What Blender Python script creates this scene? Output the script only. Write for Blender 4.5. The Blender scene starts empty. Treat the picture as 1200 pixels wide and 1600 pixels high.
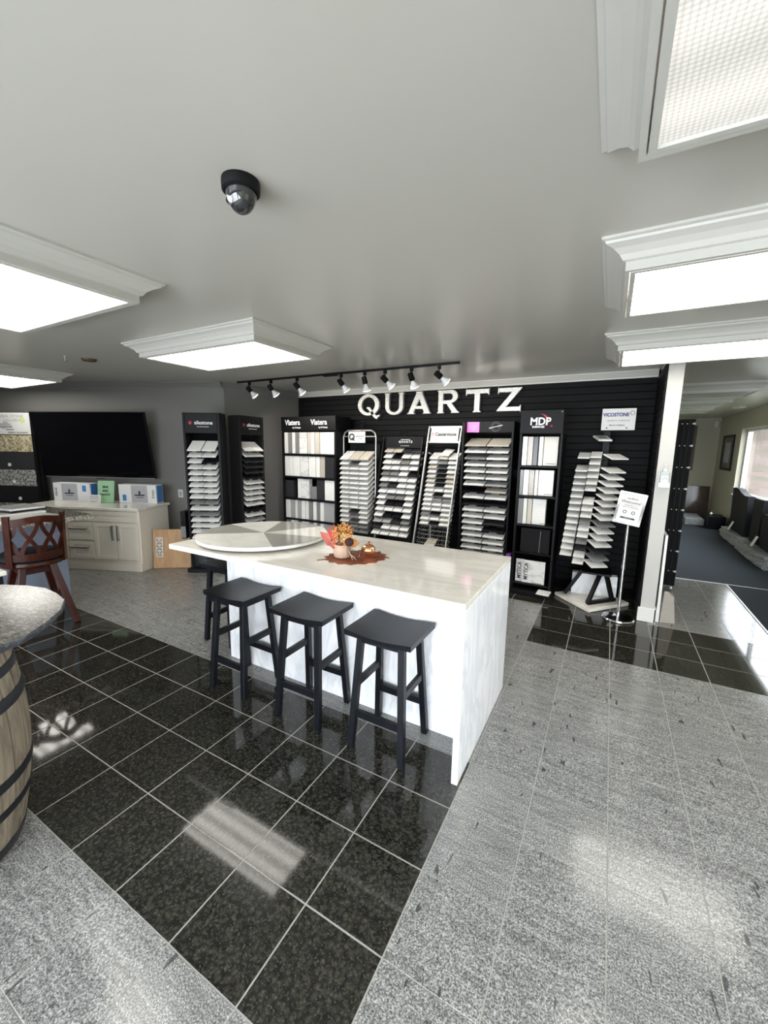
import bpy, bmesh, math, random
from mathutils import Vector, Matrix
random.seed(7)
PI = math.pi
SC = bpy.context.scene
COL = SC.collection

# ---------------------------------------------------------------- camera
CH, FPX, YAW, PIT, ROL = 1.5826, 634.22, -.5046, .1585, .0148
fw = Vector((math.sin(YAW)*math.cos(PIT), math.cos(YAW)*math.cos(PIT), -math.sin(PIT)))
rt = Vector((math.cos(YAW), -math.sin(YAW), 0)); up = rt.cross(fw)
rt, up = rt*math.cos(ROL)+up*math.sin(ROL), up*math.cos(ROL)-rt*math.sin(ROL)
cd = bpy.data.cameras.new('camera'); cam = bpy.data.objects.new('camera', cd); COL.objects.link(cam)
cd.sensor_fit = 'VERTICAL'; cd.sensor_height = 24; cd.lens = 24*FPX/1600; cd.clip_start = .02; cd.clip_end = 300
cam.matrix_world = Matrix(((rt.x, up.x, -fw.x, 0), (rt.y, up.y, -fw.y, 0), (rt.z, up.z, -fw.z, CH), (0, 0, 0, 1)))
SC.camera = cam

# ---------------------------------------------------------------- view, sky, daylight
vs = SC.view_settings
vs.view_transform = 'Standard'; vs.look = 'None'; vs.gamma = 1; vs.use_curve_mapping = False
vs.exposure = 0.0
w = bpy.data.worlds.new('sky'); SC.world = w; w.use_nodes = True
bg = w.node_tree.nodes['Background']
bg.inputs[0].default_value = (.87, .93, 1.0, 1); bg.inputs[1].default_value = 13.5
SC.cycles.max_bounces = 8; SC.cycles.diffuse_bounces = 4; SC.cycles.glossy_bounces = 4
SC.cycles.transparent_max_bounces = 12; SC.cycles.sample_clamp_indirect = 12
SC.cycles.use_denoising = True

sd = bpy.data.lights.new('sun', 'SUN'); sd.energy = 2.5; sd.angle = .02; sd.color = (1, .93, .80)
so = bpy.data.objects.new('sun', sd); COL.objects.link(so); so.rotation_euler = (math.radians(30), 0, math.radians(-12))   # high sun in front of the shop, falls on the floor behind the camera

def area(name, loc, rot, sx, sy, power, col=(1, 1, 1), portal=False):
    ld = bpy.data.lights.new(name, 'AREA'); ld.shape = 'RECTANGLE'; ld.size = sx; ld.size_y = sy
    ld.energy = power; ld.color = col
    if portal: ld.cycles.is_portal = True
    o = bpy.data.objects.new(name, ld); COL.objects.link(o); o.location = loc; o.rotation_euler = rot
    return o
# daylight enters through the shop windows behind and beside the camera
for i, (x0, x1) in enumerate(((-4.1, -2.7), (-2.5, -.3), (-.1, 2.1))):
    area('window_daylight', ((x0+x1)/2, -1.72, 1.07), (PI/2, 0, 0), x1-x0, 2.02, 1, portal=True)
area('window_daylight', (2.22, 1.15, 1.45), (PI/2, 0, PI/2), 1.5, 1.3, 1, portal=True)
area('window_daylight', (2.24, 8.75, 1.4), (PI/2, 0, PI/2), 4.0, 1.3, 1, portal=True)

# ---------------------------------------------------------------- helpers
def bm_new(): return bmesh.new()
def _add(bm, vs_, fs):
    v = [bm.verts.new(p) for p in vs_]
    out = []
    for f in fs:
        try: out.append(bm.faces.new([v[i] for i in f]))
        except ValueError: pass
    return v
BF = ((0, 3, 2, 1), (4, 5, 6, 7), (0, 1, 5, 4), (1, 2, 6, 5), (2, 3, 7, 6), (3, 0, 4, 7))
def box(bm, x0, x1, y0, y1, z0, z1, m=None):
    p = [Vector(q) for q in ((x0, y0, z0), (x1, y0, z0), (x1, y1, z0), (x0, y1, z0), (x0, y0, z1), (x1, y0, z1), (x1, y1, z1), (x0, y1, z1))]
    if m is not None: p = [m @ q for q in p]
    _add(bm, p, BF)
    return bm
def bevel(bm, r, seg=1):
    bmesh.ops.bevel(bm, geom=list(bm.edges), offset=r, segments=seg, affect='EDGES', profile=.5, clamp_overlap=True)
    return bm
def bbox(x0, x1, y0, y1, z0, z1, r=.003, seg=1, m=None):
    return bevel(box(bm_new(), x0, x1, y0, y1, z0, z1, m), r, seg)
def prism(bm, pts, z0, z1, m=None):
    n = len(pts)
    P = [Vector((x, y, z0)) for x, y in pts]+[Vector((x, y, z1)) for x, y in pts]
    if m is not None: P = [m @ q for q in P]
    _add(bm, P, [tuple(range(n))[::-1], tuple(range(n, 2*n))]+[(i, (i+1) % n, n+(i+1) % n, n+i) for i in range(n)])
    return bm
def bar(bm, a, b, wx, wy=None, up_=(0, 0, 1)):
    a, b = Vector(a), Vector(b); wy = wy or wx
    d = (b-a).normalized(); u = Vector(up_)
    if abs(d.dot(u)) > .99: u = Vector((0, 1, 0))
    s = d.cross(u).normalized(); t = s.cross(d)
    P = [e+s*sx*wx/2+t*sy*wy/2 for e in (a, b) for sx, sy in ((-1, -1), (1, -1), (1, 1), (-1, 1))]
    _add(bm, P, BF)
    return bm
def tube(bm, pts, r, n=8, closed=False):
    pts = [Vector(p) for p in pts]; rings = []
    L = len(pts); prev = None
    for i, p in enumerate(pts):
        if closed: d = pts[(i+1) % L]-pts[i-1]
        else: d = pts[min(i+1, L-1)]-pts[max(i-1, 0)]
        d.normalize()
        if prev is None:
            prev = d.cross(Vector((0, 0, 1)) if abs(d.z) < .9 else Vector((1, 0, 0))).normalized()
        s = (prev-d*prev.dot(d)).normalized(); prev = s; t = d.cross(s)
        rr = r[i] if isinstance(r, (list, tuple)) else r
        rings.append([bm.verts.new(p+(s*math.cos(2*PI*k/n)+t*math.sin(2*PI*k/n))*rr) for k in range(n)])
    for i in range(L if closed else L-1):
        A, B = rings[i], rings[(i+1) % L]
        for k in range(n): bm.faces.new((A[k], A[(k+1) % n], B[(k+1) % n], B[k]))
    if not closed:
        bm.faces.new(rings[0][::-1]); bm.faces.new(rings[-1])
    return bm
def lathe(bm, prof, n=24, m=None, cap=True, a0=0, a1=2*PI):
    full = abs(a1-a0-2*PI) < 1e-6; rings = []
    for r, z in prof:
        ring = []
        for k in range(n if full else n+1):
            a = a0+(a1-a0)*k/n; p = Vector((r*math.cos(a), r*math.sin(a), z))
            ring.append(bm.verts.new(m @ p if m is not None else p))
        rings.append(ring)
    for A, B in zip(rings, rings[1:]):
        K = len(A)
        for k in range(K if full else K-1): bm.faces.new((A[k], A[(k+1) % K], B[(k+1) % K], B[k]))
    if cap and full:
        if prof[0][0] > 1e-5: bm.faces.new(rings[0][::-1])
        if prof[-1][0] > 1e-5: bm.faces.new(rings[-1])
    return bm
def mesh(name, bm, mat, smooth=False):
    bmesh.ops.remove_doubles(bm, verts=bm.verts, dist=1e-6)
    bmesh.ops.recalc_face_normals(bm, faces=bm.faces)
    me = bpy.data.meshes.new(name); bm.to_mesh(me); bm.free()
    for mm in (mat if isinstance(mat, (list, tuple)) else [mat]): me.materials.append(mm)
    if smooth:
        for p in me.polygons: p.use_smooth = True
        try: me.set_sharp_from_angle(angle=math.radians(smooth if smooth is not True else 40))
        except Exception: pass
    return me
def obj(name, bm, mat, parent=None, smooth=False, mw=None):
    me = bm if isinstance(bm, bpy.types.Mesh) else mesh(name, bm, mat, smooth)
    o = bpy.data.objects.new(name, me); COL.objects.link(o)
    if parent is not None: o.parent = parent
    if mw is not None: o.matrix_local = mw
    return o
def tag(o, label, cat, group=None, kind=None):
    o['label'] = label; o['category'] = cat
    if group: o['group'] = group
    if kind: o['kind'] = kind
    return o
def thing(name, label, cat, loc=(0, 0, 0), rz=0, group=None):
    o = bpy.data.objects.new(name, None); COL.objects.link(o); o.empty_display_size = .1
    o.location = loc; o.rotation_euler = (0, 0, rz)
    return tag(o, label, cat, group)
def struct(name, bm, mat, parent=None, label=None, smooth=False):
    o = obj(name, bm, mat, parent, smooth)
    if parent is None: o['kind'] = 'structure'
    if label: o['label'] = label
    return o
def dup(root):
    r = root.copy(); COL.objects.link(r)
    for ch in root.children:
        c = ch.copy(); COL.objects.link(c); c.parent = r
        for g in ch.children:
            d = g.copy(); COL.objects.link(d); d.parent = c
    return r
def frame(o, u, n):
    """local x along u, local y away from the viewer (-n), z up; o = origin"""
    u = Vector(u).normalized(); n = Vector(n).normalized(); z = Vector((0, 0, 1))
    return Matrix(((u.x, -n.x, 0, o[0]), (u.y, -n.y, 0, o[1]), (0, 0, 1, o[2]), (0, 0, 0, 1)))
def text(body, size, m, mat, parent=None, name='lettering', ext=.0015, align='CENTER', font=None, sx=1, bold=0):
    """text lying in the local x-z plane of m, facing local -y"""
    cu = bpy.data.curves.new('t', 'FONT'); cu.body = body; cu.size = size; cu.extrude = ext; cu.align_x = align; cu.align_y = 'CENTER'
    cu.offset = bold
    cu.resolution_u = 3
    t = bpy.data.objects.new('t', cu); COL.objects.link(t)
    me = bpy.data.meshes.new_from_object(t); bpy.data.objects.remove(t); bpy.data.curves.remove(cu)
    me.materials.clear(); me.materials.append(mat)
    R = Matrix(((sx, 0, 0, 0), (0, 0, -1, 0), (0, 1, 0, 0), (0, 0, 0, 1)))
    me.transform(m @ R)
    o = bpy.data.objects.new(name, me); COL.objects.link(o)
    if parent is not None: o.parent = parent
    return o
def T(x, y, z): return Matrix.Translation((x, y, z))
def RX(a): return Matrix.Rotation(a, 4, 'X')
def RY(a): return Matrix.Rotation(a, 4, 'Y')
def RZ(a): return Matrix.Rotation(a, 4, 'Z')

# ---------------------------------------------------------------- materials
def pm(name, col, rough=.5, metal=0, spec=None, emit=None, es=0, coat=0, alpha=None):
    m = bpy.data.materials.new(name); m.use_nodes = True; b = m.node_tree.nodes['Principled BSDF']
    b.inputs['Base Color'].default_value = (*col, 1); b.inputs['Roughness'].default_value = rough; b.inputs['Metallic'].default_value = metal
    if spec is not None: b.inputs['Specular IOR Level'].default_value = spec
    if emit: b.inputs['Emission Color'].default_value = (*emit, 1); b.inputs['Emission Strength'].default_value = es
    if coat: b.inputs['Coat Weight'].default_value = coat; b.inputs['Coat Roughness'].default_value = .05
    return m
class G:
    """small node-graph helper"""
    def __init__(s, m): s.m = m; s.t = m.node_tree; s.b = s.t.nodes['Principled BSDF']
    def n(s, ty, **k):
        x = s.t.nodes.new(ty)
        for a, v in k.items():
            if a.startswith('i_'): x.inputs[a[2:].replace('_', ' ')].default_value = v
            else: setattr(x, a, v)
        return x
    def l(s, a, b): s.t.links.new(a, b)
    def coords(s, scale=(1, 1, 1), rot=(0, 0, 0), rand=True, kind='Object'):
        tc = s.n('ShaderNodeTexCoord'); mp = s.n('ShaderNodeMapping'); mp.inputs['Scale'].default_value = scale; mp.inputs['Rotation'].default_value = rot
        src = tc.outputs[kind]
        if rand:
            oi = s.n('ShaderNodeObjectInfo'); ml = s.n('ShaderNodeVectorMath', operation='SCALE'); ml.inputs[0].default_value = (37, 23, 11)
            s.l(oi.outputs['Random'], ml.inputs['Scale']); ad = s.n('ShaderNodeVectorMath', operation='ADD')
            s.l(src, ad.inputs[0]); s.l(ml.outputs[0], ad.inputs[1]); src = ad.outputs[0]
        s.l(src, mp.inputs['Vector']); return mp.outputs[0]
    def noise(s, vec, scale, detail=4, rough=.6, dist=0):
        x = s.n('ShaderNodeTexNoise'); x.inputs['Scale'].default_value = scale; x.inputs['Detail'].default_value = detail
        x.inputs['Roughness'].default_value = rough; x.inputs['Distortion'].default_value = dist; s.l(vec, x.inputs['Vector']); return x.outputs['Fac']
    def ramp(s, fac, stops, interp='LINEAR'):
        x = s.n('ShaderNodeValToRGB'); cr = x.color_ramp; cr.interpolation = interp
        while len(cr.elements) < len(stops): cr.elements.new(.5)
        for e, (p, c) in zip(cr.elements, stops): e.position = p; e.color = (*c, 1) if len(c) == 3 else c
        s.l(fac, x.inputs[0]); return x.outputs[0]
    def mix(s, fac, a, b, mode='MIX'):
        x = s.n('ShaderNodeMix', data_type='RGBA', blend_type=mode)
        for i, v in ((0, fac), (6, a), (7, b)):
            if hasattr(v, 'links') or hasattr(v, 'is_linked'): s.l(v, x.inputs[i])
            else: x.inputs[i].default_value = v if i == 0 else (*v, 1)
        return x.outputs[2]
    def bump(s, h, st=.2, d=.01):
        x = s.n('ShaderNodeBump'); x.inputs['Strength'].default_value = st; x.inputs['Distance'].default_value = d
        s.l(h, x.inputs['Height']); s.l(x.outputs[0], s.b.inputs['Normal'])
    def col(s, c): s.l(c, s.b.inputs['Base Color'])
g3 = lambda v: (v, v, v)

def mat_grey_granite():
    m = pm('grey_granite', g3(.4), .14); g = G(m); v = g.coords(kind='Object')
    f = g.noise(v, 190, 3, .75); c = g.ramp(f, [(.34, (.06, .062, .062)), (.46, (.18, .18, .172)), (.56, (.345, .342, .325)), (.68, (.60, .59, .56))])
    vs_ = g.coords((1.2, 9, 6), (0, 0, .5)); f2 = g.noise(vs_, 4, 5, .65, 1.4)
    c = g.mix(.55, c, g.ramp(f2, [(.36, g3(.38)), (.5, g3(.74)), (.62, g3(1.05))]), 'MULTIPLY')
    v3 = g.coords((15, 4.2, 5), (0, 0, .35)); f3 = g.noise(v3, 2.1, 1.5, .5, .5)
    c = g.mix(g.ramp(f3, [(.705, g3(0)), (.73, g3(.85))]), c, (.035, .036, .04))
    g.col(c); return m
def mat_black_granite():
    m = pm('black_granite', g3(.02), .06); g = G(m); v = g.coords()
    vo = g.n('ShaderNodeTexVoronoi'); vo.inputs['Scale'].default_value = 52; g.l(v, vo.inputs['Vector'])
    n = g.noise(v, 75, 5, .7, .8)
    ad = g.n('ShaderNodeMath', operation='MULTIPLY'); g.l(vo.outputs['Distance'], ad.inputs[0]); g.l(n, ad.inputs[1])
    c = g.ramp(ad.outputs[0], [(.06, (.040, .037, .028)), (.18, (.024, .023, .018)), (.36, (.008, .008, .007))])
    n2 = g.noise(v, 120, 3, .7); c = g.mix(g.ramp(n2, [(.53, g3(0)), (.68, g3(.55))]), c, (.115, .11, .09))
    g.col(c); return m
def mat_quartz(name='veined_white_quartz', base=(.86, .84, .79), vein=(.60, .57, .52), scale=(1.0, 3.2, 2.2), rough=.07, rot=(0, .0, .35), amt=.8, ws=1.6):
    m = pm(name, base, rough); g = G(m); v = g.coords(scale, rot)
    n1 = g.noise(v, ws, 6, .6, 1.3); c1 = g.ramp(n1, [(.44, g3(0)), (.49, g3(amt)), (.505, g3(amt*.9)), (.56, g3(0))])
    n2 = g.noise(v, ws*2.4, 5, .6, .8)
    c = g.mix(g.ramp(n2, [(.35, g3(0)), (.7, g3(.45))]), base, tuple(b*.86 for b in base))
    c = g.mix(c1, c, vein); g.col(c); return m
def mat_wall(name, col, rough=.55, b=.05):
    m = pm(name, col, rough); g = G(m); v = g.coords(rand=False); g.bump(g.noise(v, 160, 3, .6), b, .002)
    if col[0] < .01: g.b.inputs['Specular IOR Level'].default_value = .12
    return m
def mat_wood(name, c0, c1, rough=.4, scale=(1, 1, .12), ns=14, coat=0):
    m = pm(name, c0, rough, coat=coat); g = G(m); v = g.coords(scale)
    n = g.noise(v, ns, 5, .6, 1.5); g.col(g.ramp(n, [(.32, c0), (.62, c1)])); g.bump(n, .12, .003)
    if c1[0] < .08: g.b.inputs['Specular IOR Level'].default_value = .28
    return m
def mat_speckle(name, a, b, c_, scale=260, rough=.2):
    m = pm(name, a, rough); g = G(m); v = g.coords(); n = g.noise(v, scale, 3, .8)
    g.col(g.ramp(n, [(.38, c_), (.5, a), (.62, b)])); return m

M = {}
M['grey'] = mat_grey_granite(); M['black'] = mat_black_granite()
M['grout'] = pm('grout', (.31, .30, .265), .7)
M['quartz'] = mat_quartz(base=(.84, .80, .72), vein=(.66, .62, .55), scale=(.55, 4.5, 2.2), rot=(0, 0, -.10), amt=.55, ws=1.3); M['quartz_side'] = mat_quartz('veined_white_quartz_panel', (.93, .93, .935), (.62, .66, .72), (2.4, 2.4, .8), .09, (0, .7, .2), .5, 1.8)
M['ceil'] = mat_wall('ceiling_paint', (.46, .445, .40), .28, .03); M['wall'] = mat_wall('grey_wall_paint', (.185, .178, .168), .5); M['sidewall'] = M['wall']; M['pillar'] = mat_wall('pillar_paint', (.50, .485, .45), .5)
M['cream'] = mat_wall('cream_wall_paint', (.42, .40, .31), .6); M['trim'] = pm('white_trim_paint', (.72, .71, .66), .35); M['crown'] = pm('crown_paint', (.50, .49, .45), .4)
M['slat'] = mat_wall('black_slat', (.0055, .0055, .006), .6, .03); M['gap'] = pm('dark_backing', (.002, .002, .0025), .8, spec=.1)
M['blk'] = pm('black_metal', (.005, .005, .006), .45, spec=.2); M['blkp'] = pm('black_board', (.007, .007, .008), .5, spec=.2); M['blkg'] = pm('glossy_black', (.006, .006, .007), .08)
M['stool'] = mat_wood('black_painted_wood', (.004, .005, .007), (.007, .008, .011), .36)
M['chrome'] = pm('chrome', (.75, .75, .77), .12, 1); M['silver'] = pm('silver_metal', (.45, .45, .44), .35, .8); M['white'] = pm('white_plastic', (.66, .66, .64), .4)
M['paper'] = pm('white_print', (.66, .66, .64), .5); M['ink'] = pm('black_ink', (.02, .02, .025), .6); M['wink'] = pm('white_ink', (.85, .85, .85), .5, emit=None)
M['grink'] = pm('grey_ink', (.30, .30, .30), .6); M['navy'] = pm('navy_ink', (.02, .025, .16), .5); M['red'] = pm('red_ink', (.55, .03, .05), .5)
M['pink'] = pm('pink_print', (.85, .22, .62), .5); M['purple'] = pm('purple_board', (.22, .05, .30), .5); M['blue'] = pm('blue_print', (.05, .18, .45), .5)
M['green'] = pm('green_card', (.30, .50, .30), .5); M['lgrey'] = pm('grey_print', (.36, .36, .38), .5)
M['sw'] = mat_speckle('white_sample', (.82, .81, .77), (.88, .87, .83), (.72, .71, .67), 120); M['sc'] = mat_speckle('cream_sample', (.60, .55, .46), (.68, .64, .55), (.50, .45, .38), 140)
M['sg'] = mat_speckle('grey_sample', (.22, .22, .215), (.30, .30, .29), (.14, .14, .14), 300); M['sd'] = mat_speckle('dark_sample', (.030, .031, .034), (.05, .05, .055), (.015, .015, .017), 300)
M['sp'] = mat_speckle('speckled_sample', (.36, .36, .35), (.62, .62, .60), (.12, .12, .12), 420); M['sk'] = mat_speckle('black_sample', (.010, .010, .012), (.02, .02, .022), (.006, .006, .007), 300, .12)
M['sv'] = mat_quartz('veined_sample', (.80, .79, .76), (.50, .50, .51), (1.2, 1.2, 2.2), .12, (0, .6, .3), .7, 2.2)
M['se'] = mat_speckle('beige_sample', (.46, .42, .36), (.56, .52, .45), (.36, .32, .27), 200)
M['cab'] = pm('cabinet_paint', (.84, .78, .68), .4); M['pen'] = pm('blue_grey_panel', (.20, .23, .29), .5)
M['cherry'] = mat_wood('cherry_wood', (.022, .005, .003), (.050, .011, .005), .3, (1, 1, .2), 18, 0)
M['oak'] = mat_wood('oak_board', (.40, .22, .095), (.56, .35, .17), .5, (1, 1, .16), 9)
M['stave'] = mat_wood('barrel_stave', (.13, .10, .068), (.30, .25, .18), .7, (1, 1, .14), 26)
M['hoop'] = pm('barrel_hoop', (.022, .024, .028), .5, .3)
M['leather'] = pm('black_leather', (.012, .012, .013), .45)
M['copper'] = pm('copper_leaf', (.30, .095, .045), .4, .6); M['burlap'] = mat_wall('burlap', (.50, .36, .26), .85, .6)
M['leafr'] = pm('red_leaf', (.42, .05, .03), .55); M['leafo'] = pm('orange_leaf', (.62, .24, .04), .6); M['leafp'] = pm('pink_red_leaf', (.42, .09, .07), .55); M['leafy'] = pm('yellow_floret', (.75, .40, .06), .6)
M['seed'] = pm('dark_flower_centre', (.03, .008, .008), .8); M['pumpk'] = pm('mercury_glass', (.85, .45, .22), .12, .9)
M['wedgew'] = mat_quartz('white_wedge', (.80, .78, .72), (.66, .64, .58), (2, 2, 2), .07, (0, 0, .4), .5); M['wedged'] = mat_speckle('taupe_wedge', (.34, .33, .30), (.37, .36, .33), (.31, .30, .27), 80, .08)
M['carpet'] = mat_wall('slate_carpet', (.018, .026, .034), .95, .5)
M['screen'] = pm('tv_screen', (.003, .003, .004), .12, spec=.3)
M['bsample'] = mat_speckle('gold_granite', (.42, .36, .22), (.66, .60, .44), (.10, .08, .04), 42); M['gsample'] = mat_speckle('grey_speckled_granite', (.22, .22, .20), (.50, .50, .47), (.04, .04, .04), 42)
M['counter'] = mat_speckle('grey_brown_granite', (.28, .26, .22), (.42, .40, .35), (.06, .055, .05), 60, .1)
M['brownslab'] = mat_speckle('brown_granite', (.075, .045, .035), (.12, .08, .06), (.03, .02, .018), 60, .1); M['rock'] = mat_speckle('rough_granite', (.24, .25, .25), (.36, .37, .37), (.12, .12, .12), 60, .8)
M['dkrock'] = pm('polished_black_stone', (.005, .005, .006), .5, spec=.12)
M['brz'] = pm('brown_metal', (.09, .055, .03), .5)
def barrel_top_mat():
    m = pm('chiselled_granite_top', g3(.2), .16); g = G(m); v = g.coords((1, 2.2, 1), (0, 0, .5), rand=False)
    n = g.noise(v, 34, 5, .65, .5); g.col(g.ramp(n, [(.32, (.018, .018, .017)), (.46, (.09, .085, .077)), (.60, (.19, .18, .16)), (.72, (.32, .30, .27))])); return m
M['btop'] = barrel_top_mat(); M['bedge'] = mat_speckle('rough_dark_edge', (.06, .065, .075), (.12, .125, .135), (.025, .027, .03), 60, .8)
def plug_mat():
    m = pm('letter_silver', (.62, .62, .60), .35, .35); g = G(m); v = g.coords(); n = g.noise(v, 70, 4, .8)
    g.col(g.ramp(n, [(.35, (.30, .30, .285)), (.52, (.45, .45, .43)), (.66, (.66, .66, .63))])); g.bump(n, .4, .004); return m
M['letter'] = plug_mat(); M['letter_edge'] = pm('letter_edge', (.10, .10, .10), .5)
def diffuser(name, s, lo, tubes=3, cell=0, base=.85):
    m = pm(name, (base, base, base*.97), .35); g = G(m)
    tc = g.n('ShaderNodeTexCoord'); sp = g.n('ShaderNodeSeparateXYZ'); g.l(tc.outputs['Object'], sp.inputs[0])
    a = g.n('ShaderNodeMath', operation='MULTIPLY'); a.inputs[1].default_value = 2*PI*tubes/.6; g.l(sp.outputs['Y'], a.inputs[0])
    c = g.n('ShaderNodeMath', operation='COSINE'); g.l(a.outputs[0], c.inputs[0])
    mr = g.n('ShaderNodeMapRange'); mr.inputs['From Min'].default_value = -1; mr.inputs['To Min'].default_value = lo; mr.inputs['To Max'].default_value = s; g.l(c.outputs[0], mr.inputs['Value'])
    g.b.inputs['Emission Color'].default_value = (1, .965, .89, 1); 
    ch = g.n('ShaderNodeTexVoronoi'); ch.inputs['Scale'].default_value = 90; ch.inputs['Randomness'].default_value = 0
    g.l(tc.outputs['Object'], ch.inputs['Vector']); g.bump(ch.outputs['Distance'], .6, .004)
    e = g.n('ShaderNodeMath', operation='MULTIPLY_ADD'); g.l(ch.outputs['Distance'], e.inputs[0]); e.inputs[1].default_value = -1.2*cell; e.inputs[2].default_value = 1+.45*cell
    e2 = g.n('ShaderNodeMath', operation='MULTIPLY'); g.l(e.outputs[0], e2.inputs[0]); g.l(mr.outputs[0], e2.inputs[1]); g.l(e2.outputs[0], g.b.inputs['Emission Strength'])
    return m
M['lit'] = diffuser('lit_diffuser', 9.0, 3.6, 4); M['lit2'] = diffuser('dim_diffuser', .80, .58, 3, cell=.9, base=.25); M['unlit'] = pm('unlit_diffuser', (.55, .56, .55), .3)
def glass_mat():
    m = bpy.data.materials.new('window_glass'); m.use_nodes = True; t = m.node_tree; t.nodes.clear()
    o = t.nodes.new('ShaderNodeOutputMaterial'); a = t.nodes.new('ShaderNodeBsdfTransparent'); b = t.nodes.new('ShaderNodeBsdfGlossy'); b.inputs['Roughness'].default_value = .02
    f = t.nodes.new('ShaderNodeLayerWeight'); f.inputs[0].default_value = .5; pw = t.nodes.new('ShaderNodeMath'); pw.operation = 'POWER'; pw.inputs[1].default_value = 5
    md = t.nodes.new('ShaderNodeMath'); md.operation = 'MULTIPLY_ADD'; md.inputs[1].default_value = .6; md.inputs[2].default_value = .03; x = t.nodes.new('ShaderNodeMixShader')
    t.links.new(f.outputs['Facing'], pw.inputs[0]); t.links.new(pw.outputs[0], md.inputs[0]); t.links.new(md.outputs[0], x.inputs[0]); t.links.new(a.outputs[0], x.inputs[1]); t.links.new(b.outputs[0], x.inputs[2]); t.links.new(x.outputs[0], o.inputs[0]); return m
M['glass'] = glass_mat()
M['bulb'] = pm('lamp_glass', (.85, .85, .84), .15); M['bulbface'] = pm('lamp_face', (.9, .9, .88), .3, emit=(1, .95, .86), es=2.2)

# ---------------------------------------------------------------- the setting
CZ = 2.40
XR, YB, YF = 2.25, 5.10, -1.8
WA = Vector((-4.58, 3.84, 0)); WU = Vector((math.cos(math.radians(23)), math.sin(math.radians(23)), 0)); WN = Vector((WU.y, -WU.x, 0))
def W(u, off, z=0): p = WA+WU*u+WN*off; return (p.x, p.y, z)
# floor: grout bed, single tiles as parts
X0, Y0, S = -.488, .607, .3075
fl = struct('floor', box(bm_new(), -8.3, XR+.1, YF-.1, 12.9, -.06, -.0007), M['grout'], label='polished floor of grey and black granite tiles')
def tile_mesh(mt):
    gx, gy = (.0019, .0011) if mt == 'grey' else (.0027, .0027)
    return mesh('tile', bbox(gx, S-gx, gy, S-gy, -.012, 0, .0007), M[mt])
TM = {'grey': tile_mesh('grey'), 'black': tile_mesh('black')}
def tile_kind(i, j):
    if 0 <= j <= 3 and i < 0: return 'black'
    if 9 <= j <= 11 and i >= 0: return 'black'
    if j >= 12 and i < 3: return 'black'
    if j >= 18 or (i >= 6 and j >= 12): return None
    return 'grey'
RM = (rt.copy(), up.copy(), fw.copy())
def px(x, y, z):
    d = Vector((x, y, z-CH)); c = d.dot(RM[2])
    if c < .05: return None
    return 600+FPX*d.dot(RM[0])/c, 800-FPX*d.dot(RM[1])/c, c
cand = []; rest = {'grey': bm_new(), 'black': bm_new()}
for i in range(-25, 9):
    for j in range(-9, 18):
        k = tile_kind(i, j)
        if not k: continue
        x, y = X0+i*S, Y0+j*S
        if y > YB and x < .3: continue
        p = px(x+S/2, y+S/2, 0)
        vis = p and -60 < p[0] < 1260 and 0 < p[1] < 1680
        hid = (-2.37 < x+S/2 < -.5 and 1.95 < y+S/2 < 3.2) or (y > 4.6 and x < .3)
        cand.append((p[2] if vis and not hid else 1e3+abs(x)+abs(y), i, j, k))
cand.sort()
for q, (d, i, j, k) in enumerate(cand):
    x, y = X0+i*S, Y0+j*S
    if q < 296 and d < 1e3:
        o = bpy.data.objects.new('tile', TM[k]); COL.objects.link(o); o.location = (x, y, 0); o.parent = fl
    else: box(rest[k], x+.002, x+S-.002, y+.002, y+S-.002, -.012, 0)
for k in rest:
    o = obj('far_tiles', rest[k], M[k], fl); o['kind'] = 'stuff'
b = bm_new(); box(b, .40, XR, Y0+18*S, 12.8, -.0007, .004); box(b, X0+6*S+.004, XR, Y0+12*S, Y0+18*S, -.0007, .004)
struct('carpet', b, M['carpet'], fl)
struct('floor_edge_strip', box(bm_new(), .40, XR, Y0+18*S-.012, Y0+18*S+.006, 0, .006), M['silver'], fl)
struct('floor_edge_strip', box(bm_new(), X0+6*S-.010, X0+6*S+.006, Y0+12*S, Y0+18*S-.012, 0, .006), M['silver'], fl)
struct('ceiling', box(bm_new(), -8.3, XR+.2, YF-.2, 12.9, CZ, CZ+.1), M['ceil'], label='smooth pale painted ceiling')

def wall_holes(bm, u0, u1, z0, z1, holes, P, th):
    """wall in plane with rectangular openings; P(u, off, z) gives the point"""
    us = sorted({u0, u1, *[h[0] for h in holes], *[h[1] for h in holes]}); zs = sorted({z0, z1, *[h[2] for h in holes], *[h[3] for h in holes]})
    for a, b_ in zip(us, us[1:]):
        for c, d in zip(zs, zs[1:]):
            if any(h[0]-1e-6 <= a and b_ <= h[1]+1e-6 and h[2]-1e-6 <= c and d <= h[3]+1e-6 for h in holes): continue
            pts = [P(*q) for q in ((a, 0, c), (b_, 0, c), (b_, th, c), (a, th, c), (a, 0, d), (b_, 0, d), (b_, th, d), (a, th, d))]
            _add(bm, pts, BF)
    return bm
FW = [(-4.1, -2.7, .06, 2.08), (-2.5, -.3, .06, 2.08), (-.1, 2.1, .06, 2.08)]
RW = [(.4, 1.9, .8, 2.1), (6.75, 10.75, .74, 2.045)]
struct('wall_front', wall_holes(bm_new(), -8.2, XR+.2, 0, CZ, FW, lambda u, o, z: (u, YF-o, z), .15), M['wall'])
struct('wall_right', wall_holes(bm_new(), YF, 12.8, 0, CZ, RW, lambda u, o, z: (XR+o, u, z), .18), M['cream'])
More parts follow.
